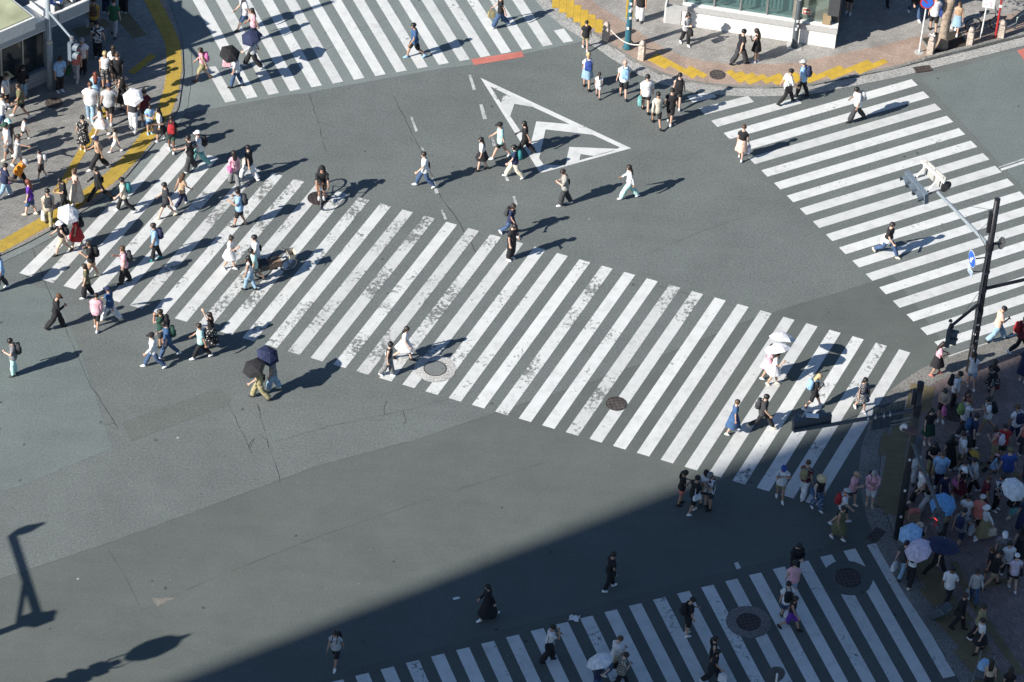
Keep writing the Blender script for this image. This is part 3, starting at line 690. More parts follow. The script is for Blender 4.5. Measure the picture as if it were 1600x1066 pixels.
    if hk in 'slpoch':
        hcol = hm if hk in 'slpo' else HAIRM['dark']
        th = .020*s
        g = garment(v, f, tg, nrm, ('crown', 'brow', 'face') if hk in 'lpo' else ('crown', 'brow'), th, lambda p, i: p+nrm[i]*rr.uniform(-.004, .008)*s)
        if hk == 'l' or (hk in 'ch' and fem):
            L = prnd.uniform(1.18, 1.36); rings = []
            for zz, rx, ry, yc in ((1.66, .080, .06, -.035), (1.58, .092, .062, -.045), (1.50, .094, .055, -.055), (1.42, .098, .045, -.085), (L, .075, .03, -.115)):
                rings.append([B((rx*math.cos(2*math.pi*k/10), yc+ry*math.sin(2*math.pi*k/10), zz)) for k in range(10)])
            g.loft(rings)
        elif hk == 'p':
            g.loft([[B((r_*math.cos(2*math.pi*k/8), yc+r_*math.sin(2*math.pi*k/8), zz)) for k in range(8)] for zz, r_, yc in ((1.66, .02, -.10), (1.63, .038, -.135), (1.52, .042, -.14), (1.40, .034, -.135), (1.30, .012, -.13))])
        elif hk == 'o':
            g.loft([[B((r_*math.cos(2*math.pi*k/8), -.055+r_*math.sin(2*math.pi*k/8), zz)) for k in range(8)] for zz, r_ in ((1.67, .03), (1.70, .05), (1.735, .052), (1.77, .035), (1.785, .01))])
        child(g, "hair", hcol)
    if hk in 'ch':
        hatm = cloth(hc); g = garment(v, f, tg, nrm, ('crown',), .030*s)
        if hk == 'c':
            n = 9; vs = []
            for k in range(n):
                a = math.pi*(.14+.72*k/(n-1)); vs += [B((.083*math.cos(a), .10*math.sin(a)+.012, 1.655)), B((.100*math.cos(a), .195*math.sin(a)+.005, 1.640-.012*abs(math.cos(a))))]
            g.add(vs, [(2*k, 2*k+1, 2*k+3, 2*k+2) for k in range(n-1)]); child(g, "cap", hatm)
        else:
            rr2 = .20 if hc in ('straw', 'cream') else .155
            rg = [[B((r_*math.cos(2*math.pi*k/14), .003+r_*1.08*math.sin(2*math.pi*k/14), zz+.006*math.cos(3*2*math.pi*k/14)*r_/rr2)) for k in range(14)] for r_, zz in ((.098, 1.645), (.112, 1.655), (rr2, 1.625), (rr2, 1.618), (.105, 1.64))]
            g.loft(rg, False); child(g, "sun_hat", hatm)
    # what the person carries stays an object of its own
    Rz = Matrix.Rotation(rad(face)-math.pi/2, 4, 'Z'); hold = dict(R=inf['handR'], L=inf['handL'])
    def carried(name, loc, label, cat):
        t = empty(name, base+(Rz.to_3x3() @ loc), rad(face)-math.pi/2); return tag(t, label, cat)
    short = desc.replace("person in ", "").replace("child in ", "")
    for e in [x for x in extra.split(",") if x]:
        kd, *ar = e.split(":"); c = ar[0] if ar else 'black'; who = f"person in {cname(tc)} {where}"
        lab = lambda a, b: f"{cname(c)} {a} {b} {who}" 
        if kd == 'bp':
            loc = B((0, -.13, 1.02)); t = carried("backpack", loc, lab("backpack", "on"), "backpack"); g = MB(); R = RL_ = RX(-ln)
            rings = []
            for zz, w, d in ((0, .11, .05), (.03, .14, .075), (.20, .15, .085), (.36, .135, .075), (.43, .09, .045)):
                rings.append([R @ Vector((w*sx_*s, (-.075+d*sy_)*s, zz*s)) for sx_, sy_ in ((-1, -.7), (-.8, -1), (.8, -1), (1, -.7), (1, .8), (.8, 1), (-.8, 1), (-1, .8))])
            g.loft(rings); g.build("pack", cloth(c), t, None, True)
            g = MB(); g.loft([[R @ Vector((w*sx_*s, (-.165+d*sy_)*s, zz*s)) for sx_, sy_ in ((-1, -1), (1, -1), (1, 1), (-1, 1))] for zz, w, d in ((.04, .085, .012), (.05, .10, .03), (.17, .10, .03), (.19, .08, .01))]); g.build("front_pocket", cloth(c), t)
            for sx in (-1, 1):
                pts = [B((sx*.085, y_, z_))-loc for y_, z_ in ((-.14, 1.40), (-.06, 1.455), (.05, 1.44), (.125, 1.34), (.13, 1.22), (.03, 1.08), (-.14, 1.06))]
                MB().tube([p_*1.0 for p_ in pts], .014*s, 5).build("shoulder_strap", cloth(c), t, None, True)
        elif kd in ('sb', 'sbL'):
            sx = 1 if kd == 'sb' else -1
            loc = B((sx*.23, -.05, .80)); t = carried("shoulder_bag", loc, lab("shoulder bag", "on"), "bag"); g = MB()
            g.loft([[Vector((dx*w*s, dy*d*s, zz*s)) for dx, dy in ((-1, -1), (1, -1), (1, 1), (-1, 1))] for zz, w, d in ((0, .04, .12), (.02, .055, .15), (.16, .05, .15), (.24, .03, .13))]); g.build("pouch", cloth(c), t)
            pts = [Vector((0, -.10*s, .22*s)), B((sx*.15, -.10, 1.25))-loc, B((-sx*.06, -.06, 1.45))-loc, B((-sx*.05, .06, 1.42))-loc, B((sx*.13, .13, 1.18))-loc, Vector((0, .10*s, .22*s))]
            MB().tube(pts, .012*s, 5).build("strap", cloth(c), t)
        elif kd in ('to', 'toL'):
            hp = hold['R' if kd == 'to' else 'L']; loc = Vector((hp.x, hp.y, max(.05, hp.z-.46*s))); dz = hp.z-loc.z
            t = carried("carrier_bag", loc, lab("bag", "held by"), "bag"); g = MB()
            g.loft([[Vector((dx*w*s, dy*d*s, zz*dz)) for dx, dy in ((-1, -.8), (-.6, -1), (.6, -1), (1, -.8), (1, .8), (.6, 1), (-.6, 1), (-1, .8))] for zz, w, d in ((0, .06, .13), (.05, .085, .165), (.42, .07, .16), (.68, .05, .15))]); g.build("pouch", cloth(c), t, None, False)
            for sx in (-1, 1): MB().tube([Vector((sx*.04*s, -.08*s, dz*.66)), Vector((sx*.02*s, -.03*s, dz*.9)), Vector((0, 0, dz)), Vector((sx*.02*s, .03*s, dz*.9)), Vector((sx*.04*s, .08*s, dz*.66))], .008, 4).build("handle", cloth(c), t)
        elif kd == 'ph':
            hp = hold['R' if pose in ('wp',) else 'L']; loc = hp
            t = tag(MB().box(-.036, .036, -.006, .006, -.07, .07, Matrix.Rotation(.7, 4, 'X')).build("phone", cloth(c), None, base+(Rz.to_3x3() @ loc)), lab("phone", "held by"), "phone"); t.rotation_euler = (0, 0, rad(face)-math.pi/2)
        elif kd == 'pr':      # a printed figure on the chest or back
            sg = -1 if len(ar) < 2 else float(ar[1]); g = MB(); cx, cy = sg*.085*s, .118*s
            for x0, x1, z0, z1 in ((-.06, -.035, 1.14, 1.33), (-.035, .0, 1.30, 1.33), (-.035, .0, 1.14, 1.17), (.02, .045, 1.14, 1.33), (-.01, .06, 1.2, 1.225)):
                q_ = [B((sg*(.10-.8*x_), .125+.25*x_*1.0 if sg < 0 else .128, z_)) for x_, z_ in ((x0, z0), (x1, z0), (x1, z1), (x0, z1))]
                g.add([p_+Vector((sg*.03*s, .035*s, 0)) for p_ in q_], [(0, 1, 2, 3)])
            child(g, "shirt_print", cloth(c))
        elif kd == 'tie':
            g = garment(v, f, tg, nrm, ('hips',), .05*s); child(g, "tied_jacket", cloth(c))
        elif kd == 'um':      # um:colour:px:py[:radius[:tilt]]
            ux, uy = float(ar[1]), float(ar[2]); R_ = float(ar[3]) if len(ar) > 3 else .48; zc = z+h+ (float(ar[4]) if len(ar) > 4 else .22)
            top_ = at(ux, uy, zc); hw = base+(Rz.to_3x3() @ hold['R']); umbrella(top_, hw, R_, c, lab("parasol", "over"))
    return o
def umbrella(top_, hand, R_, c, label, n=8):
    if R_ < .47: n = 6
    ax = (top_-hand); L = ax.length
    hz = Vector((ax.x, ax.y, 0)); lim = .5*max(.3, ax.z)
    if hz.length > lim: hz *= lim/hz.length
    hand = top_-Vector((hz.x, hz.y, max(.45, ax.z))); ax = (top_-hand).normalized()
    t = tag(empty("umbrella", hand), label, "umbrella")
    a, b = frame(ax); C0 = top_-hand; g = MB(); segs = 3; vs = [C0+ax*.02]; K = n
    for q in range(1, segs+1):
        u = q/segs
        for k in range(K):
            th = 2*math.pi*k/K; fr = 0; sag = 0 if fr == 0 else -.045*u
            r_ = R_*math.sin(u*1.12)/math.sin(1.12)*(1+sag); hh = -R_*.44*(1-math.cos(u*1.12))/(1-math.cos(1.12))+ (0 if fr == 0 else -.018*u)
            vs.append(C0+(a*math.cos(th)+b*math.sin(th))*r_+ax*hh)
    fs = [(0, 1+k, 1+(k+1) % K) for k in range(K)]
    for q in range(segs-1):
        for k in range(K): j = (k+1) % K; fs.append((1+q*K+k, 1+(q+1)*K+k, 1+(q+1)*K+j, 1+q*K+j))
    g.add(vs, fs); g.build("canopy", cloth(c), t)
    MB().tube([C0-ax*.01, Vector((0, 0, 0))+ax*.02], .008, 5).build("shaft", M_STEEL, t)
    MB().tube([ax*.04, -ax*.10], .015, 6).build("handle", M_BLACKPOLE, t)
    MB().tube([C0+ax*.02, C0+ax*.07], [.010, .005], 5).build("tip", M_STEEL, t)
    for k in range(n):
        th = 2*math.pi*k/n; d = a*math.cos(th)+b*math.sin(th)
        MB().tube([C0-ax*.012, C0+d*R_*.55-ax*(R_*.13+.014), C0+d*R_*.99-ax*(R_*.44+.012)], .005, 3).build("rib", M_STEEL, t)
    return t
# ------------------------------------------------------------------ buildings
def glassmat(name, c, alpha, rough=.08):
    m, t, b = newmat(name, rough); b.inputs["Base Color"].default_value = (*c, 1); b.inputs["Specular IOR Level"].default_value = .8
    tr = N(t, "ShaderNodeBsdfTransparent"); tr.inputs[0].default_value = (.8, .9, .9, 1); mx = N(t, "ShaderNodeMixShader"); mx.inputs[0].default_value = alpha
    t.links.new(tr.outputs[0], mx.inputs[1]); t.links.new(b.outputs[0], mx.inputs[2]); t.links.new(mx.outputs[0], t.nodes["Material Output"].inputs[0]); return m
M_GLASS = glassmat("shop_glass", (.10, .16, .17), .28); M_GLASSDK = glassmat("shop_glass_dark", (.03, .04, .05), .62)
M_TILEW = bricks("white_wall_tile", (.70, .70, .68), (.74, .74, .72), (.50, .50, .48), .145, .29, 0, .35, .006)
def walltile(name, c, g, w, h):     # tiles follow the wall: coordinates of the object itself
    m, t, b = newmat(name, .35); br = N(t, "ShaderNodeTexBrick"); br.offset = 0
    for k, x in (("Scale", 1), ("Brick Width", w), ("Row Height", h), ("Mortar Size", .007)): br.inputs[k].default_value = x
    for k, x in (("Color1", c), ("Color2", [q*.95 for q in c]), ("Mortar", g)): br.inputs[k].default_value = (*x, 1)
    sp = N(t, "ShaderNodeSeparateXYZ"); t.links.new(objco(t), sp.inputs[0]); cb = N(t, "ShaderNodeCombineXYZ"); t.links.new(sp.outputs[0], cb.inputs[0]); t.links.new(sp.outputs[2], cb.inputs[1])
    t.links.new(cb.outputs[0], br.inputs["Vector"]); t.links.new(br.outputs["Color"], b.inputs["Base Color"]); bump(t, b, br.outputs["Fac"], -.3, .004); return m
M_WT = walltile("white_tile", (.72, .72, .70), (.50, .50, .48), .20, .20); M_GT = walltile("pale_grey_tile", (.42, .44, .45), (.12, .12, .12), .14, .20)
M_FASCIA = plain("fascia_blue_grey", (.30, .35, .38), .4, .05); M_LEDGE = plain("ledge_grey", (.42, .42, .41), .6, .08); M_DARKIN = plain("dark_interior", (.05, .055, .06), .8)
M_BLIND = plain("pale_teal_blind", (.36, .46, .45), .8, .06); M_FLOORIN = plain("interior_floor", (.40, .41, .36), .7)
def local(a, b):
    """frame with origin a, x along the facade to b, y into the building"""
    d = (b-a).normalized(); return math.atan2(d.y, d.x), (b-a).length
# shop at the upper right: white tiled base, ledge, tall panes
a = at(1064, 39, PZ); b = at(1304, 76, PZ); rz, L = local(a, b)
t = tag(empty("shop_building", a, rz), "white tiled shop with wide panes and teal blinds at the upper right corner", "building")
hb = .78
MB().box(0, L, 0, .28, 0, hb).build("wall", M_WT, t); MB().box(-.02, L+.03, -.10, .30, hb, hb+.22).build("ledge", M_LEDGE, t); MB().box(-.01, L+.02, .02, .30, hb+.22, hb+.30).build("sill", M_WHITEMET, t)
MB().box(L-.28, L-.002, .28, 9, -.0, 4.6).build("wall", M_DARKIN, t); MB().box(-.1, L, 4.2, 4.4, 0, 4.6).build("wall", M_BLIND, t); MB().box(.0, L-.28, .30, 4.2, .9, .95).build("floor", M_FLOORIN, t)
MB().box(-.3, L+.2, -.15, 9, 4.6, 5.2).build("roof", M_FASCIA, t)
xs = [.05, 1.25, 2.32, 3.40, 4.48]
for i in range(len(xs)-1):
    w = MB().box(xs[i]+.035, xs[i+1]-.035, .13, .15, hb+.30, 4.6).build("window_pane", M_GLASS, t)
for x in xs: MB().box(x-.035, x+.035, .08, .20, hb+.30, 4.6).build("mullion", M_STEEL, t)
MB().box(4.52, 4.70, .02, .26, hb+.30, 4.6).build("column", plain("bronze_column", (.30, .26, .19), .4), t)
MB().box(4.70, L-.45, .16, .18, hb+.30, 4.6).build("window_pane", glassmat("door_glass", (.3, .32, .28), .3), t)
MB().box(L-.62, L-.30, .02, .24, hb+.30, hb+.75).build("planter_box", plain("tan_box", (.33, .25, .15), .6), t)
MB().box(L-.45, L-.002, .05, .28, hb+.76, 4.6).build("corner_post", M_DARKIN, t)
for i in range(26): MB().box(.1+i*.165, .1+i*.165+.11, .75, .77, hb+.2, 3.6).build("blind_slat", M_BLIND, t)
MB().tube([(3.3, .6, 3.6), (1.2, .7, .96)], .05).build("handrail", M_GREYMET, t); MB().tube([(3.5, .5, 3.6), (1.4, .6, .96)], .04).build("handrail", M_GREYMET, t)
MB().box(4.86, 5.16, .10, .125, hb+.62, hb+.86).build("notice_plate", plain("plate_orange", (.45, .12, .06), .5), t); MB().box(4.83, 5.19, .125, .15, hb+.59, hb+.89).build("plate_frame", M_WHITEMET, t)
MB().box(4.90, 5.12, .096, .10, hb+.70, hb+.78).build("plate_print", M_SIGNWHITE, t)
for i in range(3): MB().box(-.66-.0*i, -.02, -.02+.26*i, .27+.26*i, 0, .75-.25*i+.0).build("step", M_LEDGE, t)
MB().box(-.72, -.66, -.02, .75, 0, .95).build("side_wall", M_WHITEMET, t)
# shop at the upper left: long canopy, dark panes, tiled base
a = at(-60, 187, PZ); b = at(77, 126, PZ); rz, L = local(a, b)
t = tag(empty("shop_building", a, rz), "low shop with grey canopy, white roof sheets and dark windows at upper left", "building")
Mi = (Matrix.Translation(a) @ Matrix.Rotation(rz, 4, 'Z')).inverted()
MB().box(0, L, 0, .2, 0, .62).build("wall", M_GT, t); MB().box(0, L+.02, -.10, .22, .62, .74).build("window_sill", M_GREYMET, t)
for i in range(4):
    x0 = L-.15-(i+1)*1.02; MB().box(x0+.03, x0+.99, .08, .10, .74, 2.85).build("window_pane", M_GLASSDK, t); MB().box(x0-.03, x0+.03, .03, .14, .74, 2.85).build("mullion", M_STEEL, t)
MB().box(L-.15, L, -.02, .2, .74, 2.85).build("corner_post", M_GREYMET, t); MB().box(L-.06, L, .2, 8, 0, 2.85).build("wall", M_DARKIN, t)
MB().box(0, L-.2, 1.6, 1.8, 0, 2.85).build("wall", plain("interior_wall", (.16, .13, .09), .8), t); MB().box(0, L-.2, .2, 1.6, .3, .34).build("floor", M_FLOORIN, t)
pA = Mi @ at(-60, 108, 2.9); pB = Mi @ at(138, 17.5, 2.9)
y0 = (pA.y+pB.y)/2; xe = pB.x
MB().box(-1, xe, y0, y0+.06, 2.9, 3.42).build("fascia", M_FASCIA, t); MB().box(-1, xe+.02, y0-.03, y0+.10, 3.42, 3.47).build("fascia_trim", M_WHITEMET, t); MB().box(-1, xe, y0-.012, y0, 2.9, 2.93).build("fascia_trim", M_WHITEMET, t)
MB().box(xe-.06, xe, y0+.06, 9, 2.9, 3.42).build("fascia", M_FASCIA, t); MB().box(-1, xe-.06, y0+.06, 9, 2.86, 3.30).build("roof", M_DKGREY, t)
MB().box(xe-1.5, xe-1.46, y0-.004, y0, 2.93, 3.42).build("panel_joint", M_CRACK, t)
for i in range(7):
    x = xe-2.05-i*.52
    m = MB(); m.add([(x, y0+.14, 3.46), (x+.49, y0+.14, 3.46), (x+.49, y0+.95, 3.62), (x, y0+.95, 3.62), (x+.02, y0+.14, 3.40), (x+.47, y0+.14, 3.40), (x+.47, y0+.95, 3.40), (x+.02, y0+.95, 3.40)], [(0, 1, 2, 3), (0, 4, 5, 1), (1, 5, 6, 2), (3, 2, 6, 7), (0, 3, 7, 4)]); m.build("roof_sheet", M_WHITEMET, t)
    MB().box(x+.47, x+.51, y0+.12, y0+1.0, 3.46, 3.70).build("sheet_rib", M_WHITEMET, t)
for i, (x, yy, l) in enumerate([(-1.05, .5, .9), (-.55, .35, .7), (-.2, .6, .8), (-1.5, .55, 1.2)]): MB().box(xe+x, xe+x+.16, y0+yy, y0+yy+l, 3.35, 3.58).build("roof_duct", M_WHITEMET, t)
for i in range(3): MB().tube([(xe-1.7+i*.5, y0+1.4, 3.4), (xe-.4+i*.2, y0+2.6, 3.55)], .05, 6).build("roof_pipe", M_STEEL, t)
s = at(30, 22, 3.9); q = Mi @ s
sk = MB().box(q.x-3.4, q.x+.35, q.y-.55, q.y+3.2, 3.3, 3.86).build("skylight", M_WHITEMET, t); MB().box(q.x-3.3, q.x+.25, q.y-.45, q.y+3.1, 3.86, 3.90).build("skylight_glass", plain("skylight_green", (.40, .42, .27), .25, .25, 0, 1.2), sk)
# the tall block outside the frame whose edge shades the lower right corner
dv = Vector((math.cos(SUN_AZ), math.sin(SUN_AZ), 0)); pv = Vector((dv.y, -dv.x, 0))
# 
c0 = Vector((-10.98, 94.22, 0))+pv*.25-dv*70
t = tag(empty("office_tower", c0, math.atan2(pv.y, pv.x)), "tall concrete office tower standing outside the picture towards the sun", "building")
MB().box(0, 22, -24, 0, 0, 92).build("wall", M_SHADE, t); MB().box(-.2, 22.2, -24.2, .2, 92, 93).build("parapet", M_LEDGE, t)
for i in range(22): MB().box(-.08, 22, -24.08, .05, 4+i*4, 4.6+i*4).build("floor_band", M_LEDGE, t)
# ------------------------------------------------------------------ poles, signals and signs
def signal_head(name_lab, c, axis, normal, n=3, parent=None, lens=.15, lit=None):
    """row of lamps along axis, looking along normal, each with a visor"""
    ax = axis.normalized(); nn = (normal-ax*normal.dot(ax)).normalized(); up = ax.cross(nn); phi = math.atan2(up.z, ax.z) if abs(up.z)+abs(ax.z) > .2 else 0; M = Matrix((ax, nn, up)).transposed().to_4x4(); M.translation = c
    g = MB(); w = lens*2.35*n/2+.04; g.box(-w, w, -.10, .06, -lens*1.2, lens*1.2, M); h = g.build("signal_housing", M_SIG if lit is None else M_DKGREY, parent)
    for i in range(n):
        x = (i-(n-1)/2)*lens*2.35; MB().loft([[M @ Vector((x+r_*math.cos(2*math.pi*k/12), yy, r_*math.sin(2*math.pi*k/12))) for k in range(12)] for r_, yy in ((lens, .055), (lens*.9, .085), (.02, .10))]).build("lens", M_BLACKPOLE if lit != i else LIT, h)
        m = MB(); k0 = 8; vs = []
        for k in range(k0+1):
            a_ = phi+math.pi*(-.62+1.24*k/k0); vs += [M @ Vector((x+lens*1.05*math.cos(a_), .06, lens*1.05*math.sin(a_))), M @ Vector((x+lens*1.05*math.cos(a_), .30, lens*1.05*math.sin(a_)))]
        m.add(vs, [(2*k, 2*k+1, 2*k+3, 2*k+2) for k in range(k0)]); m.build("visor", M_SIG if lit is None else M_DKGREY, h)
    return h
M_SIG = plain('signal_slate', (.13, .165, .20), .45)
lm, lt, lb = newmat("signal_red_lamp", .4); lb.inputs["Base Color"].default_value = (.6, .05, .05, 1); lb.inputs["Emission Color"].default_value = (1, .06, .05, 1); lb.inputs["Emission Strength"].default_value = .55; LIT = lm
# pole A: right-hand signal pole
base = at(1515, 580, PZ); hA = rise(1515, 580, 312, PZ)
zf = lambda y: rise(1515, 580, y, PZ)
t = tag(empty("signal_pole", base), "tall dark signal pole at the right with a long arm over the striped crossing", "signal pole")
MB().tube([(0, 0, 0), (0, 0, hA*.55), (0, 0, hA)], [.15, .125, .105], 14).build("pole", M_BLACKPOLE, t, None, True); MB().lathe([(.11, hA), (.115, hA+.02), (.02, hA+.05)], 12).build("pole_cap", M_BLACKPOLE, t)
zarm = zf(385)+base.z; e = at(1465, 300, zarm+.15)-base
r0 = Vector((0, 0, zarm-base.z)); MB().tube([r0, e], [.075, .06], 8).build("mast_arm", M_GREYMET, t)
for k in (.4, .8): MB().tube([Vector((0, 0, hA-.5)), r0+(e-r0)*k], .010, 4).build("stay_wire", M_DKGREY, t)
MB().lathe([(.15, zarm-base.z-.16), (.15, zarm-base.z+.16)], 12).build("clamp", M_BLACKPOLE, t); MB().lathe([(.145, zf(455)), (.145, zf(447))], 12).build("clamp", M_BLACKPOLE, t); MB().lathe([(.15, zf(492)), (.15, zf(484))], 12).build("clamp", M_BLACKPOLE, t)
MB().box(-.22, -.10, -.10, .10, zf(362), zf(332)).build("control_box", M_BLACKPOLE, t)
MB().tube([(-.07, -.155, 0), (-.07, -.14, zf(470)), (-.05, -.13, zf(395))], .025, 5).build("conduit", M_DKGREY, t); MB().tube([(.06, -.15, zf(560)), (.05, -.12, zf(350))], .012, 4).build("cable", M_BLACKPOLE, t)
for yy_, aa_ in ((530, -1.2), (520, -2.0), (505, -1.5), (545, -1.7)): MB().box(-.05, .05, -.012, 0, 0, .09, Matrix.Translation((.152*math.cos(aa_), .152*math.sin(aa_), zf(yy_))) @ Matrix.Rotation(aa_+math.pi/2, 4, 'Z')).build("sticker", M_GREYMET if yy_ != 520 else M_SIGNWHITE, t)
for yy_ in (540, 515, 425): MB().lathe([(.155, zf(yy_)), (.155, zf(yy_)+.05)], 12).build("band_clamp", M_DKGREY, t)
MB().tube([(-.08, .0, hA-.9), r0_ := Vector((-.5, .1, hA-1.6)), Vector((-.05, 0, zf(392)))], .012, 4).build("cable", M_BLACKPOLE, t)
# the cluster at the arm's end: signal looking away to the left, back panel, brackets
E_ = base+e; ca = at(1428, 278, E_.z)-at(1446, 302, E_.z)    # axis in the picture runs up-left
s1 = at(1418, 277, E_.z-.05); s2 = at(1445, 309, E_.z-.05); axs = (s1-s2); nrmS = Vector((axs.y, -axs.x, 0)); nrmS = nrmS if nrmS.x < 0 else -nrmS
signal_head("", (s1+s2)/2-base, axs, nrmS+Vector((0, 0, -.15)), 3, t, .20)
b1 = at(1444, 262, E_.z+.3)-base; b2 = at(1475, 291, E_.z+.3)-base; dd = (b2-b1); xx = dd.normalized(); M = Matrix.Translation(b1) @ Matrix.Rotation(math.atan2(xx.y, xx.x), 4, 'Z')
MB().box(-.05, dd.length+.05, -.02, .02, -.20, .42, M).build("back_plate", plain("plate_offwhite", (.40, .40, .38), .6), t); MB().box(-.12, dd.length+.1, -.12, -.05, .22, .30, M).build("bracket_rail", M_WHITEMET, t)
for k in (.12, .55, .95): MB().box(dd.length*k-.03, dd.length*k+.03, -.05, -.02, -.2, .40, M).build("bracket", M_STEEL, t)
for k in (.2, .85): MB().tube([M @ Vector((dd.length*k, -.1, .3)), M @ Vector((dd.length*k-.05, -.35, .0)), M @ Vector((dd.length*k-.1, -.5, -.3))], .035, 6).build("bracket_arm", M_WHITEMET, t)
for k in (.1, .9): MB().tube([s1*(1-k)+s2*k-base, M @ Vector((dd.length*k, -.02, -.25))], .04, 6).build("bracket_arm", M_DKGREY, t)
MB().loft([[M @ Vector((dd.length+.05+yy, .05+r_*math.cos(2*math.pi*k/12), .0+r_*math.sin(2*math.pi*k/12))) for k in range(12)] for r_, yy in ((.2, -.06), (.24, .02), (.02, .14))]).build("signal_back", M_BLACKPOLE, t)
# round mirror-like plate and its stub on the right of the pole
z2 = zf(382); g = at(1565, 380, base.z+z2)-base
MB().tube([(0, 0, z2), g], .045, 6).build("stub_arm", M_BLACKPOLE, t); MB().loft([[g+Vector((r_*math.cos(2*math.pi*k/16)*.45, yy, r_*math.sin(2*math.pi*k/16))) for k in range(16)] for r_, yy in ((.28, -.03), (.30, 0), (.26, .04))]).build("round_plate", plain("plate_grey", (.28, .27, .25), .5), t)
# arm to the right, lower left arm with hanging signal
z3 = zf(452); g = at(1640, 428, base.z+z3+.1)-base; MB().tube([(0, 0, z3), g], .065, 8).build("mast_arm", M_BLACKPOLE, t)
z4 = zf(472); g = at(1487, 509, base.z+z4-.1)-base; MB().tube([(0, 0, z4), g], .06, 8).build("signal_arm", M_BLACKPOLE, t); MB().tube([(0, 0, zf(447)), g*.75+Vector((0, 0, z4*.25))], .010, 4).build("stay_wire", M_DKGREY, t)
MB().lathe([(.02, -.1), (.09, -.08), (.09, .06), (.03, .1)], 10, Matrix.Translation(g)).build("joint", M_BLACKPOLE, t)
signal_head("", g+Vector((-.02, 0, -.52)), Vector((0, 0, 1)), Vector((.9, -.25, 0)), 2, t, .15, 9)
g = at(1485, 503, base.z+z4+.25)-base; MB().lathe([(.01, 0), (.08, .03), (.05, .10), (.01, .12)], 8, Matrix.Translation(g)).build("sensor", M_BLACKPOLE, t)
# blue arrow sign with a small plate below
def disc(name, c, nrm, r_, mat, parent, th=.02, n=20, refz=Vector((0, 0, 1))):
    nn = nrm.normalized(); a_, b_ = frame(nn); return MB().loft([[c+nn*yy+(a_*math.cos(2*math.pi*k/n)+b_*math.sin(2*math.pi*k/n))*r_ for k in range(n)] for yy in (-th/2, th/2)]).build(name, mat, parent)
zs = zf(407)+base.z; c = at(1519, 405, zs); nrmB = Vector((-.955, -.30, 0))
ts = tag(empty("direction_sign", c), "round blue sign with white diagonal arrow hung on the tall dark signal pole", "traffic sign")
disc("sign_disc", Vector((0, 0, 0)), nrmB, .31, M_BLUE, ts); disc("sign_rim", -nrmB*.004, nrmB, .325, M_SIGNWHITE, ts, .02)
sx = Vector((nrmB.y, -nrmB.x, 0)); P3 = lambda u, w: nrmB*.016+sx*u+Vector((0, 0, w))
MB().add([P3(*q) for q in ((-.14, .13), (-.08, .18), (.07, -.04), (.13, .01), (.15, -.2), (-.05, -.13), (.01, -.08))], [(0, 1, 2, 3, 4, 5, 6)]).build("arrow", M_SIGNWHITE, ts)
MB().tube([(0, 0, 0), base+Vector((0, 0, zf(402)))-c], .025, 5).build("bracket", M_BLACKPOLE, ts)
tp = tag(empty("sign_plate", c+Vector((0, 0, -.56))), "small pale blue plate below the round blue arrow sign", "sign")
Mq = Matrix((sx, nrmB, Vector((0, 0, 1)))).transposed().to_4x4(); MB().box(-.22, .22, -.01, .01, -.14, .14, Mq).build("plate", plain("plate_pale", (.50, .60, .66), .5), tp)
for i, (u0, u1) in enumerate(((-.17, -.03), (.02, .16), (-.14, .1))): MB().box(u0, u1, .011, .014, .04-.05*i-.03, .04-.05*i, Mq).build("print", M_BLUE, tp)
MB().tube([Vector((0, 0, 0)), base+Vector((0, 0, zf(424)))-c+Vector((0, 0, .52))], .02, 5).build("bracket", M_BLACKPOLE, tp)
# pole B: signal pole in the shaded corner
base = at(1402, 840, PZ); hB = rise(1402, 840, 598, PZ); zf = lambda y: rise(1402, 840, y, PZ)
t = tag(empty("signal_pole", base), "black signal pole in the shaded corner with a long boom over the crossing", "signal pole")
MB().tube([(0, 0, 0), (0, 0, hB*.45), (0, 0, hB*.46), (0, 0, hB)], [.14, .135, .12, .105], 14).build("pole", M_BLACKPOLE, t, None, True); MB().lathe([(.12, hB-.35), (.125, hB), (.02, hB+.05)], 12).build("pole_cap", M_BLACKPOLE, t)
MB().box(-.24, -.10, -.1, .1, zf(630), zf(612)).build("control_box", M_BLACKPOLE, t)
zb = zf(640)+base.z; tip = at(1240, 674, zb+.1)-base; r0 = Vector((0, 0, zb-base.z))
MB().tube([r0, tip], [.085, .055], 8).build("boom", M_DKGREY, t); MB().tube([Vector((0, 0, hB-.35)), r0+(tip-r0)*.66], .012, 4).build("stay_wire", M_DKGREY, t)
for k in (.22, .27, .34, .40): MB().lathe([(.10, -.03), (.10, .03)], 8, Matrix.Translation(r0+(tip-r0)*k) @ Matrix.Rotation(math.pi/2, 4, 'Y')).build("clamp", M_STEEL, t)
MB().lathe([(.15, zf(648)), (.15, zf(632))], 12).build("clamp", M_BLACKPOLE, t)
ax = (tip-r0); ax.z = 0; nn = Vector((ax.y, -ax.x, 0)); nn = nn if nn.y > 0 else -nn
hc = at(1268, 659, zb+.15)-base
signal_head("", hc, ax, nn+Vector((0, 0, -.12)), 3, t, .185, 9)
MB().box(-.22, .22, -.10, .10, .2, .23, Matrix.Translation(hc+Vector((0, .0, .06)))).build("reflector", M_SIGNWHITE, t)
for k in (-.6, .6): MB().tube([hc+ax.normalized()*k+Vector((0, 0, -.2)), hc+ax.normalized()*k+Vector((0, -.25, -.1))], .03, 5).build("bracket", M_BLACKPOLE, t)
g1 = at(1362, 640, zb+.1)-base; g2 = at(1418, 625, zb+.1)-base
M = Matrix.Translation(r0) @ Matrix.Rotation(math.atan2(ax.y, ax.x), 4, 'Z'); Lb = ax.length
pm = glassmat("tinted_panel", (.05, .07, .11), .55, .3)
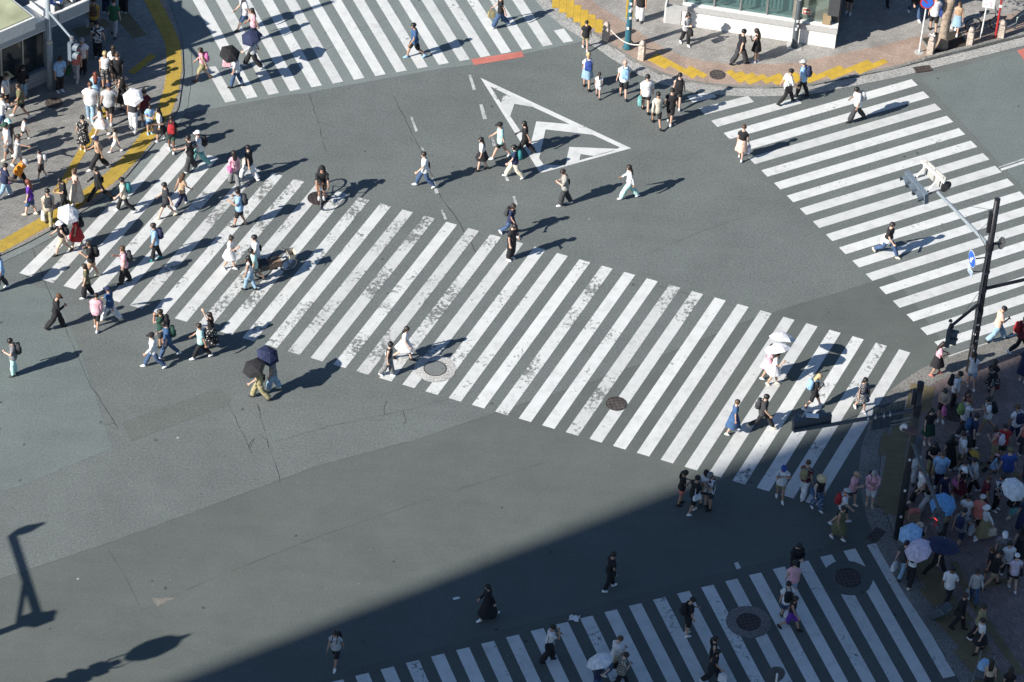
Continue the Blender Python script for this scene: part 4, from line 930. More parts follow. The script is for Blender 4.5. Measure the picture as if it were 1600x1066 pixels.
pn = MB().box(Lb*.10, Lb*.36, -.06, -.04, -.62, .50, M).build("guide_panel", pm, t)
for k in range(6): MB().box(Lb*(.11+k*.048), Lb*(.11+k*.048)+.03, -.04, -.01, -.6, .48, M).build("panel_rib", M_DKGREY, pn)
for zz in (-.55, -.38): MB().box(Lb*.04, Lb*.20, -.02, .0, zz, zz+.06, M).build("panel_bar", M_STEEL, pn)
# lower arm with pedestrian signals
z5 = zf(690); g = at(1470, 800, base.z+z5-1.15)-base; h5 = at(1468, 797, base.z+z5-.4)-base
MB().tube([(0, 0, z5), h5], .065, 8).build("signal_arm", M_DKGREY, t); MB().lathe([(.03, -.1), (.10, -.08), (.10, .06), (.03, .1)], 10, Matrix.Translation(h5)).build("joint", M_DKGREY, t)
signal_head("", h5+Vector((.0, .02, -.5)), Vector((0, 0, 1)), Vector((-.55, -.83, 0)), 2, t, .16, 1)
c = at(1424, 690, base.z+zf(700))-base
MB().box(-.28, .28, -.10, .10, -.38, .38, Matrix.Translation(c+Vector((.1, -.15, -.2))) @ Matrix.Rotation(.6, 4, 'Z')).build("signal_housing", M_DKGREY, t)
MB().box(-.24, .30, -.16, .16, .0, .03, Matrix.Translation(at(1421, 672, base.z+zf(668))-base) @ Matrix.Rotation(-.35, 4, 'Z')).build("sign_board", plain("board_brown", (.20, .11, .10), .5), t)
disc("lamp_globe", at(1412, 668, base.z+zf(668))-base, Vector((-.3, -1, .5)), .13, M_SIGNWHITE, t, .14)
for y in (716, 764, 805): MB().box(-.04, .04, -.155, -.125, zf(y), zf(y)+.09).build("sticker", M_SIGNWHITE, t)
# pole C: left, grey, short arm with pedestrian signal
base = at(79, 139, PZ); zf = lambda y: rise(79, 139, y, PZ); hC = 7.9
t = tag(empty("signal_pole", base), "grey signal pole before the tiled shop at the upper left, arm with small signal", "signal pole")
MB().tube([(0, 0, 0), (0, 0, zf(66)), (0, 0, zf(65)), (0, 0, hC)], [.15, .135, .11, .10], 14).build("pole", M_GREYMET, t, None, True)
MB().lathe([(.14, zf(66)), (.14, zf(62))], 12).build("clamp", M_STEEL, t)
z6 = zf(17); g = at(112, 60, base.z+z6-.05)-base; MB().tube([(0, 0, z6), g], [.055, .045], 8).build("signal_arm", M_GREYMET, t)
MB().lathe([(.02, -.1), (.07, -.08), (.07, .08), (.02, .1)], 8, Matrix.Translation(g)).build("joint", M_STEEL, t)
h = signal_head("", g+Vector((.03, 0, -.55)), Vector((0, 0, 1)), Vector((.85, -.5, 0)), 2, t, .16)
c = at(85, -6, base.z+zf(-4)); ts = tag(empty("direction_sign", c), "round blue sign with white mark on top of the grey pole at upper left", "traffic sign")
disc("sign_disc", Vector((0, 0, 0)), Vector((.35, -1, 0)), .40, M_BLUE, ts); MB().box(-.2, .2, -.03, -.02, -.3, -.22).build("sign_print", M_SIGNWHITE, ts); MB().box(-.05, .05, -.035, -.025, -.2, .2).build("sign_print", M_SIGNWHITE, ts)
MB().tube([(0, .02, 0), base+Vector((0, 0, zf(-4)))-c], .025, 5).build("bracket", M_GREYMET, ts)
# teal post, black post, tall off-frame lamps that throw shadows into the picture
base = at(980, 75, PZ); H1 = 7.0
t = tag(empty("lamp_post", base), "teal painted post with pasted stickers between two stone bollards", "post")
MB().lathe([(.19, 0), (.19, .05), (.14, .14), (.12, 1.15), (.105, 1.25), (.098, 2.2), (.09, 2.3), (.07, H1)], 14).build("pole", M_TEAL, t, None, True)
for zz, an in ((1.0, -1.9), (1.5, -1.4), (1.85, -1.7), (1.95, -1.2), (2.2, -1.6), (2.5, -1.8), (2.7, -1.3), (3.1, -1.5)): MB().box(-.05, .05, -.012, .0, 0, .12, Matrix.Translation(((.126 if zz < 1.2 else .106)*math.cos(an), (.126 if zz < 1.2 else .106)*math.sin(an), zz)) @ Matrix.Rotation(an+math.pi/2, 4, 'Z')).build("sticker", M_SIGNWHITE, t)
base = at(1241, 73, PZ)
t = tag(empty("lamp_post", base), "dark grey post with stickers in front of the white tiled shop wall", "post")
MB().box(-.3, .3, -.25, .25, 0, .02).build("base_slab", M_LEDGE, t); MB().lathe([(.15, .02), (.15, .1), (.12, .16), (.12, 1.1), (.105, 1.15), (.10, 6.0)], 12).build("pole", M_DKGREY, t, None, True)
for zz, an in ((.9, -1.7), (1.05, -1.3), (1.3, -1.6), (2.4, -1.5)): MB().box(-.04, .04, -.01, .0, 0, .12, Matrix.Translation((.125*math.cos(an), .125*math.sin(an), zz)) @ Matrix.Rotation(an+math.pi/2, 4, 'Z')).build("sticker", M_SIGNWHITE, t)
tanE = math.tan(SUN_EL)
tipS = at(84, 957); hh = 7.2; base = tipS-dv*(hh/tanE)
t = tag(empty("street_lamp", base), "signal mast outside the picture whose arm shadow falls at the lower left", "street lamp")
MB().tube([(0, 0, 0), (0, 0, hh)], [.15, .13], 12).build("pole", M_BLACKPOLE, t)
a0 = at(62, 962); a1 = at(20, 832); va = a1-a0; MB().tube([Vector((0, 0, hh-.35)), Vector((va.x, va.y, hh-.35))], .10, 8).build("mast_arm", M_BLACKPOLE, t)
b0 = at(28, 972)-a0; db = -b0.length*tanE; MB().tube([Vector((0, 0, hh-.35+db)), Vector((va.x*.48, va.y*.48, hh-.35))], .06, 6).build("brace", M_BLACKPOLE, t)
lv = (at(72, 818)-a1).length*tanE
MB().lathe([(.08, 0), (.12, .1), (.19, lv*.3), (.19, lv*.55), (.10, lv*.8), (.07, lv)], 10, Matrix.Translation((va.x, va.y, hh-.35))).build("lamp_head", M_BLACKPOLE, t)
MB().box(-.35, .35, -.2, .2, hh-.65, hh-.2).build("control_box", M_BLACKPOLE, t)
tipS = at(298, 991); hh = 8.0; base = tipS-dv*(hh/tanE)
t = tag(empty("street_lamp", base), "lamp standard outside the picture whose leaf-shaped head shadow falls at lower left", "street lamp")
MB().tube([(0, 0, 0), (0, 0, hh-1.7)], [.2, .12], 10).build("pole", M_BLACKPOLE, t)
for zz, w in ((hh-2.3, .35), (hh-2.75, .5), (hh-3.3, .42), (hh-3.9, .3)): MB().box(-w/2, w/2, -.25, .25, zz, zz+.28).build("fitting", M_BLACKPOLE, t)
for sx in (-.16, .16): MB().tube([(0, 0, hh-2.2), (sx*1.1, -sx, hh-1.8), (sx*.9, -sx*.8, hh-1.35)], .035, 5).build("hoop", M_BLACKPOLE, t)
MB().lathe([(.12, hh-1.5), (.36, hh-1.2), (.42, hh-.9), (.34, hh-.5), (.10, hh-.25), (.04, hh)], 12).build("lamp_head", M_BLACKPOLE, t, None, True)
# sign seen from behind at the bottom edge
zc = 3.2; c = at(1211, 1056, zc); base = Vector((c.x+.05, c.y-.12, 0))
t = tag(empty("round_sign", base), "back of a round grey sign on a pale post at the bottom edge", "traffic sign"); o = c-base
MB().tube([(0, 0, 0), (0, 0, zc+.22)], .035, 8).build("post", M_SIGNWHITE, t); disc("sign_disc", o+Vector((0, .05, 0)), Vector((-.25, 1, -.1)), .34, M_DKGREY, t)
MB().box(.05, .42, .0, .03, zc-.42, zc-.28).build("plate", M_SIGNWHITE, t)
# no-parking sign, stone bollards and the rope between the first two
base = at(1436, 82, PZ); h9 = rise(1436, 82, 10, PZ)
t = tag(empty("traffic_sign", base, .12), "white post with round blue sign and red rim by the tree pit", "traffic sign")
MB().tube([(0, 0, 0), (.04, 0, h9+.6)], .03, 8).build("post", M_SIGNWHITE, t); MB().lathe([(.20, 0), (.20, .02), (.12, .03)], 12).build("base_plate", M_LEDGE, t)
c = Vector((.04, -.05, h9+.22)); nn = Vector((-.1, -1, .05)); disc("sign_rim", c, nn, .30, M_RED, t); disc("sign_disc", c+nn*.012, nn, .235, M_BLUE, t); MB().box(-.25, .25, -.025, -.020, -.03, .03, Matrix.Translation(c) @ Matrix.Rotation(.78, 4, 'Y')).build("slash", M_RED, t)
def bollard(px, py, label):
    t = tag(empty("stone_bollard", at(px, py, PZ), rad(-20)), label, "bollard", "stone bollards along the kerb")
    w = .125; MB().loft([[(x_*w*k, y_*w*k, z_) for x_, y_ in ((-1, -1), (1, -1), (1, 1), (-1, 1))] for k, z_ in ((1, 0), (.97, .62), (.93, .70))]).build("shaft", M_BOLLARD, t)
    MB().loft([[(x_*w*k, y_*w*k, z_) for x_, y_ in ((-1, -.7), (-.7, -1), (.7, -1), (1, -.7), (1, .7), (.7, 1), (-.7, 1), (-1, .7))] for k, z_ in ((.92, .70), (.85, .80), (.62, .87), (.25, .90))]).build("rounded_top", M_BOLLARD, t, None, True)
    return t
bollard(946, 63, "stone bollard left of the teal post with rope tied to it"); bollard(1002, 92, "stone bollard right of the teal post, rope tied to it")
bollard(1453, 85, "stone bollard between the white sign post and the tree"); bollard(1515, 71, "stone bollard right of the tree pit, before the bicycle"); bollard(1564, 60, "stone bollard behind the red pole")
p, q = at(947, 62, PZ)+Vector((0, 0, .72)), at(1001, 92, PZ)+Vector((0, 0, .72))
tag(MB().tube([p+(q-p)*(k/10)-Vector((0, 0, .34*4*(k/10)*(1-k/10))) for k in range(11)], .022, 6).build("rope", plain("rope_white", (.62, .58, .53), .8)), "pale rope sagging between two stone bollards beside the teal post", "rope")
# street tree
base = at(1471, 74, PZ); t = tag(empty("street_tree", base), "street tree with pale bark in a square pit by the kerb", "tree")
m, mt, mb_ = newmat("bark_pale", .9); oc = objco(mt); mtx = ramp(mt, noise(mt, oc, 5, 5, .7), [(.3, (.12, .09, .065)), (.55, (.33, .26, .20)), (.7, (.42, .35, .28))]); mt.links.new(mtx, mb_.inputs["Base Color"]); bump(mt, mb_, noise(mt, oc, 14, 3), .6, .03)
MB().tube([(0, 0, 0), (.03, .02, .25), (.02, .03, 1.2), (.10, .05, 2.1), (.16, .1, 2.6)], [.30, .22, .19, .21, .17], 12).build("trunk", m, t, None, True)
for pts, r_ in (([(.1, .05, 2.1), (-.35, .25, 2.9), (-.9, .5, 4.0)], [.14, .10, .05]), ([(.16, .1, 2.5), (.6, .35, 3.2), (1.2, .6, 4.2)], [.13, .10, .04]), ([(.14, .1, 2.4), (.2, .8, 3.4), (.1, 1.3, 4.6)], [.12, .09, .04])): MB().tube(pts, r_, 8).build("limb", m, t, None, True)
lf, lt2, lb2 = newmat("leaf_green", .6); lo = noise(lt2, objco(lt2), 1.3, 3); lt2.links.new(ramp(lt2, lo, [(.3, (.025, .06, .015)), (.7, (.07, .13, .03))]), lb2.inputs["Base Color"])
rr = random.Random(4); g = MB()
cl = [(rr.uniform(-1.6, 2.0), rr.uniform(-.2, 2.4), rr.uniform(3.3, 5.6)) for _ in range(46)]
for c in cl:
    for _ in range(60):
        p = Vector(c)+Vector((rr.gauss(0, .28), rr.gauss(0, .28), rr.gauss(0, .2))); d = Vector((rr.uniform(-1, 1), rr.uniform(-1, 1), rr.uniform(-.6, .6))).normalized(); a_, b_ = frame(d); L = rr.uniform(.07, .13)
        g.add([p, p+a_*L*.45+d*L*.5, p+d*L, p-a_*L*.45+d*L*.5], [(0, 1, 2, 3)])
o = g.build("crown", lf, t); o["kind"] = "stuff"
pit = [p-base for p in pw([(1439, 61), (1500, 46), (1514, 72), (1459, 86)], PZ)]; g = MB().prism(ccw([(p.x, p.y) for p in pit]), .004, .010); g.build("pit_soil", plain("soil_dark", (.04, .033, .027), .95), t)
for p_, q_ in zip(pit, pit[1:]+pit[:1]):
    d_ = (q_-p_).normalized(); n_ = Vector((-d_.y, d_.x, 0))*.04; MB().prism(ccw([tuple((v_).xy) for v_ in (p_+d_*.04-n_, q_-d_*.04-n_, q_-d_*.04+n_, p_+d_*.04+n_)]), -.02, .028).build("pit_edging", M_KERB, t)
# notice board on a post, red pole, rail, parked bicycle
base = at(1532, 60, PZ); t = tag(empty("notice_sign", base, -.1), "small white notice covered in stickers on a white post beside the bicycle", "sign")
hN = rise(1532, 60, 10, PZ); MB().tube([(0, 0, 0), (.05, 0, hN)], .03, 8).build("post", M_SIGNWHITE, t); MB().box(-.14, .36, -.03, .0, hN-.05, hN+.45).build("board", cloth("sticker-white"), t)
MB().lathe([(.05, .0), (.035, .02)], 8).build("post_foot", M_BLACKPOLE, t)
base = at(1555, 59, PZ); t = tag(empty("red_pole", base), "slim red painted pole by the kerb at the top right", "pole")
MB().tube([(0, 0, 0), (.05, .02, 4.2)], .045, 8).build("pole", M_RED, t); MB().box(-.06, .06, -.06, -.03, 1.55, 1.67).build("sticker", M_SIGNWHITE, t)
t = tag(empty("kerb_rail", at(1590, 48, PZ)), "pale green tubular kerb rail at the right edge of the granite pavement", "rail")
p = [at(1573, 50, PZ), at(1585, 46, PZ), at(1640, 30, PZ)]; o0 = at(1590, 48, PZ)
MB().tube([p[1]-o0, p[1]-o0+Vector((0.05, 0, .6)), p[1]-o0+Vector((.2, .05, .75)), p[2]-o0+Vector((0, 0, .75))], .035, 7).build("rail", plain("rail_green", (.35, .45, .40), .4), t); MB().tube([p[0]-o0+Vector((0, 0, .25)), p[1]-o0+Vector((0, 0, .3))], .03, 6).build("rail", M_STEEL, t)
def bicycle(loc, rz, label, wheel=.33, basket=None, lean=0.0, framec=None):
    """x forward"""
    t = tag(empty("bicycle", loc, rz), label, "bicycle"); t.rotation_euler = (lean, 0, rz); fm = framec or M_BLACKPOLE
    for x in (-.52, .52):
        w = MB(); n = 20; w.loft([[(x+(wheel+r_*math.cos(q))*math.cos(a_), r_*math.sin(q), wheel+.0+(wheel+r_*math.cos(q)-.0)*math.sin(a_)) for q in [2*math.pi*k/6 for k in range(6)]] for a_ in [2*math.pi*i/n for i in range(n+1)] for r_ in (.024,)], False); wo = w.build("tyre", M_BLACKPOLE, None, None, True); wo.parent = t; wo.name = "wheel"
        s_ = MB()
        for i in range(10): a_ = 2*math.pi*i/10; s_.tube([(x, 0, wheel), (x+(wheel-.02)*math.cos(a_), 0, wheel+(wheel-.02)*math.sin(a_))], .004, 3)
        s_.build("spokes", M_STEEL, wo); r2 = MB(); r2.loft([[(x+(wheel-.03)*math.cos(a_), yy, wheel+(wheel-.03)*math.sin(a_)) for yy in (-.014, .014)]+[(x+(wheel-.045)*math.cos(a_), yy, wheel+(wheel-.045)*math.sin(a_)) for yy in (.014, -.014)] for a_ in [2*math.pi*i/n for i in range(n+1)]], False); r2.build("rim", M_STEEL, wo)
    f_ = MB(); BB = (-.06, 0, .30); ST_ = (-.16, 0, .78); HT = (.36, 0, .82); HB = (.40, 0, .62)
    for a_, b_, r_ in ((BB, ST_, .018), (ST_, HT, .016), (BB, HB, .02), (HT, HB, .02), (ST_, (-.52, 0, wheel), .012), (BB, (-.52, 0, wheel), .013), (HB, (.52, .05, wheel), .014), (HB, (.52, -.05, wheel), .014)): f_.tube([a_, b_], r_, 6)
    f_.build("frame", fm, t); MB().tube([(.30, .30, 1.02), (.38, .2, 1.03), (.36, 0, 1.0), (.38, -.2, 1.03), (.30, -.30, 1.02)], .014, 6).build("handlebar", M_BLACKPOLE, t); MB().tube([HT, (.36, 0, 1.0)], .016, 6).build("stem", M_STEEL, t)
    MB().loft([[(-.32, -.09, .88), (-.32, .09, .88), (-.32, .09, .93), (-.32, -.09, .93)], [(-.15, -.06, .89), (-.15, .06, .89), (-.15, .06, .94), (-.15, -.06, .94)], [(.0, -.02, .90), (.0, .02, .90), (.0, .02, .93), (.0, -.02, .93)]]).build("saddle", M_BLACKPOLE, t); MB().tube([ST_, (-.19, 0, .9)], .014, 6).build("seat_post", M_STEEL, t)
    MB().lathe([(.01, -.05), (.06, -.03), (.06, .03), (.01, .05)], 10, Matrix.Translation((.46, 0, .86)) @ Matrix.Rotation(math.pi/2, 4, 'Y')).build("headlight", M_SIGNWHITE, t)
    for sy, zz in ((.14, .15), (-.14, .45)): MB().box(-.06-.05, -.06+.05, sy-.04, sy+.04, zz-.012, zz+.012).build("pedal", M_BLACKPOLE, t); 
    MB().tube([(-.06, .10, .15), (-.06, .05, .30), (-.06, -.05, .30), (-.06, -.10, .45)], .01, 5).build("crank", M_STEEL, t)
    if basket:
        g = MB(); g.loft([[(x_*k+.56, y_*k, z_) for x_, y_ in ((-.13, -.17), (.15, -.17), (.15, .17), (-.13, .17))] for k, z_ in ((.75, .72), (1.0, .98))], False); g.add([(.56-.1, -.13, .73), (.56+.11, -.13, .73), (.56+.11, .13, .73), (.56-.1, .13, .73)], [(0, 1, 2, 3)]); g.build("basket", basket, t)
    return t
bicycle(at(1538, 47, PZ), rad(14), "dark bicycle parked by the kerb behind the white notice post")
CYC = bicycle(at(500.5, 311, .008), rad(-84), "dark bicycle ridden towards the viewer over the upper edge of the diagonal crossing", .36, None, 0.0)
wick = plain("wicker_brown", (.24, .16, .11), .9, .4, 0, 40)
tb = bicycle(at(431, 428, .008), rad(28), "dark bicycle with brown woven panel standing behind three walkers on the diagonal crossing", .34, plain("basket_pale", (.48, .44, .36), .8), 0.12)
MB().loft([[(-.45, y_*.16, .62+z_*.14) for y_, z_ in ((-1, -1), (1, -1), (1, 1), (-1, 1))], [(.12, y_*.17, .70+z_*.14) for y_, z_ in ((-1, -1), (1, -1), (1, 1), (-1, 1))]]).build("woven_panel", wick, tb)
MB().loft([[(-.72, y_*.2, .70+z_*.10) for y_, z_ in ((-1, -1), (1, -1), (1, 1), (-1, 1))], [(-.40, y_*.2, .70+z_*.12) for y_, z_ in ((-1, -1), (1, -1), (1, 1), (-1, 1))]]).build("child_seat", M_BLACKPOLE, tb)
# litter, luggage, prams
def paper(px, py, w, l, ang, label, name="paper_sheet", cat="paper", rough=False):
    p = at(px, py, .012); g = MB(); n = 4; rr = random.Random(int(px))
    vs = [(w*(i/n-.5)+(rr.uniform(-.04, .04) if rough else 0), l*(j/n-.5)+(rr.uniform(-.04, .04) if rough else 0), (rr.uniform(0, .12) if rough else rr.uniform(0, .012))) for j in range(n+1) for i in range(n+1)]
    g.add(vs, [(j*(n+1)+i, j*(n+1)+i+1, (j+1)*(n+1)+i+1, (j+1)*(n+1)+i) for j in range(n) for i in range(n)]); o = g.build(name, cloth('white'), None, p); o.rotation_euler = (0, 0, ang); tag(o, label, cat)
paper(713, 935, .24, .11, .45, "small white paper lying on the shaded road left of the person in black")
paper(897, 967.5, .38, .26, -.2, "crumpled white plastic bag lying at the end of a lower crossing stripe", "plastic_bag", "bag", True)
paper(1455, 57, .3, .2, .3, "crumpled clear plastic lying on the granite pavement left of the white sign post", "plastic_bag", "bag", True)
def suitcase(px, py, ang, tilt, label, c="black"):
    t = tag(empty("suitcase", at(px, py, PZ), rad(ang)), label, "suitcase"); R = Matrix.Rotation(rad(-tilt), 4, 'X')
    g = MB(); g.loft([[R @ Vector((x_*.27*k, y_*.16*k, z_*1.1)) for x_, y_ in ((-1, -.7), (-.8, -1), (.8, -1), (1, -.7), (1, .7), (.8, 1), (-.8, 1), (-1, .7))] for k, z_ in ((.9, .05), (1, .09), (1, .68), (.9, .72))]); g.build("shell", M_DKGREY, t)
    for sx in (-.08, .08): MB().tube([R @ Vector((sx, .08, .70)), R @ Vector((sx, .08, 1.08))], .009, 5).build("handle_bar", M_STEEL, t)
    MB().tube([R @ Vector((-.10, .08, 1.08)), R @ Vector((.10, .08, 1.08))], .014, 6).build("grip", M_BLACKPOLE, t)
    for sx in (-.18, .18):
        for sy in (-.09, .09): MB().lathe([(.03, -.012), (.03, .012)], 8, R @ Matrix.Translation((sx, sy, .03)) @ Matrix.Rotation(math.pi/2, 4, 'Y')).build("castor", M_BLACKPOLE, t)
    for x in (-.12, 0, .12): MB().box(x-.012, x+.012, -.172, -.155, .12, .70, R).build("rib", M_DKGREY, t)
    MB().box(-.03, .03, -.176, -.172, .34, .40, R).build("badge", M_SIGNWHITE, t)
suitcase(1458, 960, -128, 38, "large black suitcase pulled by the person in white shirt in the shaded corner")
def shopping_bag(px, py, w, d, h, ang, mat, label, rim=None):
    t = tag(empty("shopping_bag", at(px, py, PZ), rad(ang)), label, "bag"); g = MB(); g.loft([[(x_*w/2*k, y_*d/2*k, z_) for x_, y_ in ((-1, -1), (1, -1), (1, 1), (-1, 1))] for k, z_ in ((1, 0), (1.03, h*.5), (1, h))], True); g.build("pouch", mat, t)
    for sy in (-d/2-.005, d/2+.005): MB().tube([(-w*.2, sy, h*.97), (-w*.17, sy, h+.13), (w*.17, sy, h+.13), (w*.2, sy, h*.97)], .009, 4).build("handle", M_BLACKPOLE, t)
    if rim: MB().box(-w*.47, w*.47, -d*.42, d*.42, h-.02, h+.05).build("contents", rim, t)
kraft = plain("kraft_brown", (.34, .25, .18), .8)
shopping_bag(1427, 812, .40, .26, .40, 12, kraft, "brown paper carrier bag with red contents standing beside the black signal pole", cloth("coral"))
shopping_bag(1413, 807, .26, .22, .38, 20, kraft, "smaller brown paper bag standing against the black signal pole", cloth("black"))
def pram(px, py, ang, label, hood):
    t = tag(empty("pushchair", at(px, py, PZ), rad(ang)), label, "pushchair")
    for sx in (-.24, .24):
        for y, r_ in ((-.30, .14), (.34, .11)):
            w = MB(); w.lathe([(r_, -.025), (r_, .025)], 14, Matrix.Translation((sx, y, r_)) @ Matrix.Rotation(math.pi/2, 4, 'Y')); w.build("wheel", M_BLACKPOLE, t)
        MB().tube([(sx, .34, .12), (sx, -.10, .55), (sx, -.48, 1.02)], .014, 6).build("side_tube", M_GREYMET, t); MB().tube([(sx, -.30, .14), (sx, .10, .62)], .014, 6).build("side_tube", M_GREYMET, t)
    MB().tube([(-.24, -.48, 1.02), (.24, -.48, 1.02)], .018, 6).build("push_handle", M_BLACKPOLE, t)
    MB().loft([[(x_, -.22, .42+z_) for x_, z_ in ((-.2, 0), (.2, 0), (.2, .4), (-.2, .4))], [(x_, .22, .36+z_) for x_, z_ in ((-.2, 0), (.2, 0), (.2, .12), (-.2, .12))]]).build("seat", M_DKGREY, t)
    g = MB(); rings = []
    for k in range(6): a_ = math.pi*(.05+.65*k/5); rings.append([(.22*math.cos(q), -.12-.30*math.cos(a_)*math.sin(q)*-1*.9, .66+.36*math.sin(a_)*math.sin(q)) for q in [math.pi*i/8 for i in range(9)]])
    for k in range(5): n = len(g.v)
    vs = [p for r_ in rings for p in r_]; g.add(vs, [(k*9+i, k*9+i+1, (k+1)*9+i+1, (k+1)*9+i) for k in range(5) for i in range(8)]); g.build("hood", hood, t)
pram(1520, 735, -60, "pushchair with yellow hood in the shaded crowd beside the person with the white visor", cloth("mustard"))
pram(1532, 1068, 160, "folded pushchair with pale blue cover at the bottom edge of the shaded pavement", cloth("lightblue"))
# ------------------------------------------------------------------ the crowd, picture position of the feet first
P = person
# upper crossing
P(382,46,205,'w','t:white','s:denim','c:white','','striding at the very top of the upper crossing')
P(396,64,195,'w','t:pink','l:navy','l:dark','','behind the dark blue umbrella on the upper crossing')
P(395,106,180,'W','l:palegrey','w:black','s:black','um:navy:391:56:.42','under dark blue umbrella, upper crossing')
P(369,136,180,'us','s:white','l:denim','s:black','um:black:360:81:.43,to:pink','under black umbrella on the upper crossing')
P(316,125,190,'w','n:pink','s:khaki','l:dark','bp:hotpink','at the left end of the upper crossing',shoe='brown')
P(647,90,200,'W','t:blue','s:black','s:black','','with pale shoes mid upper crossing',shoe='lightblue')
P(781,43,190,'w','t:black','w:denim','l:brown','to:khaki','at the right end of the upper crossing')
# granite pavement, upper right
P(914,77,95,'i','t:black','s:khaki','s:black','','stepping off the kerb by the first bollard',h=1.36)
P(916,138,95,'i','t:white','v:paledenim','o:blonde','bp:royal','holding a child by the hand',h=1.68,shoe='black')
P(934,152,90,'i','t:white','s:white','p:dark','','hand in hand with the person with blue backpack',h=1.18)
P(973,152,95,'i','t:white','s:black','b:dark','bp:lightblue','with shaved head facing the granite kerb',h=1.75)
P(1008,174,95,'i','s:white','s:black','s:black','toL:turquoise','holding a turquoise bag near the short stripes',h=1.72,girth=1.12)
P(1025,198,105,'w','l:cream','s:black','s:black','','with crossbody strap near the short stripes',h=1.64)
P(1046,192,80,'i','t:black','s:black','s:black','','close behind a black backpack near short stripes',h=1.62)
P(1058,168,90,'i','n:black','s:black','s:black','bp:black','with bare shoulders near the short stripes',h=1.62)
P(1070,70,300,'cu','l:palegrey','l:black','l:dark','to:black','holding something yellow before the white tiled wall',h=1.6)
P(999,34,255,'s','t:black','w:white','s:black','','standing right of the teal post')
P(1155,101,35,'W','t:black','w:charcoal','s:black','','strolling past the tiled shop wall',h=1.72)
P(1180,96,150,'p','n:black','v:black','l:dark','ph','with phone before the tiled shop wall',h=1.58)
P(1228,162,20,'w','s:white','l:black','s:black','sb:black','carrying a black bag at the gutter',h=1.7,shoe='black')
P(1252,151,165,'i','s:lightblue','l:black','c:palegrey','bp:navy','in grey cap at the gutter',h=1.76,shoe='black')
P(1337,189,195,'wp','s:white','w:charcoal','s:black','bp:palegrey,ph','crossing the first long stripes of the right-hand crossing')
P(1157,249,75,'i','t:black','k:peach','s:brown','to:white','at the left edge of the right-hand crossing',h=1.6)
P(1325,21,255,'s','t:black','s:black','s:black','','in white shoes beside the dark shop corner',shoe='white')
P(1428,27,290,'w','j:black','l:denim','s:dark','','in the shade left of the white sign post')
P(1381,4,280,'w','t:charcoal','l:black','s:black','','with only shoes in view at the top edge',shoe='black')
P(1457,49,95,'i','t:white','s:black','s:black','sb:royal','behind the round no-parking style sign',shoe='black')
P(1494,52,250,'i','n:tan','k:paledenim','l:brown','to:palegrey','behind the street tree')
# middle of the junction
P(663,292,185,'W','t:white','l:denim','s:dark','sb:black','walking left over the dashed lane line')
P(752,266,185,'i','t:white','v:black','l:black','','leading the group left of the island',h=1.58,shoe='black')
P(781,247,185,'w','t:mint','s:black','c:black','','in black cap beside the island')
P(819,241,180,'w','t:black','w:black','l:black','','with long hair over the island edge line',h=1.62)
P(803,278,185,'W','t:navy','w:cream','p:black','bp:teal','below the island edge line',h=1.6)
P(881,320,185,'wq','plaid-grey:'.replace('plaid-grey:','s:plaid-grey'),'w:charcoal','s:dark','sb:black,ph','below the island chevrons')
P(982,310,185,'w','l:white','w:mint','l:dark','','right of the island tip',h=1.62)
P(797,369,330,'w','t:navy','l:denim','l:dark','bp:charcoal','in white mask above the diagonal crossing',h=1.6)
P(798,405,325,'p','t:black','w:black','s:black','ph','in white shoes atop the diagonal crossing',girth=1.1,shoe='white')
# upper left pavement
P(94,143,310,'p','s:lightblue','l:black','s:dark','ph','beside the grey signal pole',h=1.74)
P(119,125,260,'i','t:coral','l:palegrey','s:black','to:green','half behind the small hanging signal')
P(129,115,270,'s','t:white','l:black','s:grey','','grey haired beside the hanging signal')
P(153,90,95,'s','t:print-black','l:black','s:black','','seen from behind under the canopy end',h=1.76)
P(147,54,95,'i','t:mustard','s:darkgreen','s:black','bp:brown,toL:palegrey','at the corner of the grey canopy')
P(178,56,85,'i','t:green','l:palegrey','s:black','','on the shaded guide strip at the top')
P(166,20,90,'s','t:navy','l:navy','s:black','','at the top edge behind the mustard shirt')
P(193,19,90,'s','t:black','w:black','s:black','','cut by the top edge at upper left')
P(178,126,95,'s','l:white','k:cream','l:dark','','in loose blouse in the upper left crowd',h=1.66,girth=1.2)
P(165,138,95,'s','n:white','s:floral-charcoal','s:blonde','sb:black','blonde in the upper left crowd')
P(184,137,95,'s','t:black','s:black','s:brown','','between blouse and parasol at upper left',h=1.64)
P(150,166,95,'c','t:lightblue','l:palegrey','l:red','','raising a camera at upper left',h=1.6)
P(142,188,95,'i','t:white','l:paledenim','s:brown','','broad back in the upper left crowd',h=1.78,girth=1.28)
P(171,191,92,'i','t:palegrey','s:black','c:navy','','in dark cap in the upper left crowd',h=1.80,girth=1.25)
P(192,171,92,'s','x:black','','l:black','','left of the pale parasol',h=1.55)
P(208,205,92,'us','n:charcoal','w:white','s:black','um:white:206.6:148.6:.43:.16','under pale parasol at upper left',h=1.64)
P(234,209,300,'q','t:lightblue','s:blue','s:black','','by the yellow kerb strip',h=1.42,shoe='lightblue')
P(130,235,95,'s','d:floral-black','','s:black','','on the guide strip at left',h=1.64,girth=1.15)
P(158,213,185,'w','d:white','v:white','l:dark','','by the guide strip at upper left',h=1.45,shoe='white')
P(154,265,190,'w','n:tan','w:black','c:navy','sb:cream','in dark cap near the guide strip',h=1.62)
P(181,238,185,'w','n:cream','s:white','p:dark','','walking left before the yellow strip',h=1.14)
P(226,195,280,'s','t:maroon','s:charcoal','s:black','','in the shade behind the child in blue')
P(250,220,190,'i','l:white','k:black','l:black','sb:charcoal','facing the child in light blue',h=1.6,shoe='white')
P(268,236,95,'g','t:black','s:darkgreen','s:black','bp:red','at the diagonal stripes, top left end',h=1.64,sk=SKIN_DK)
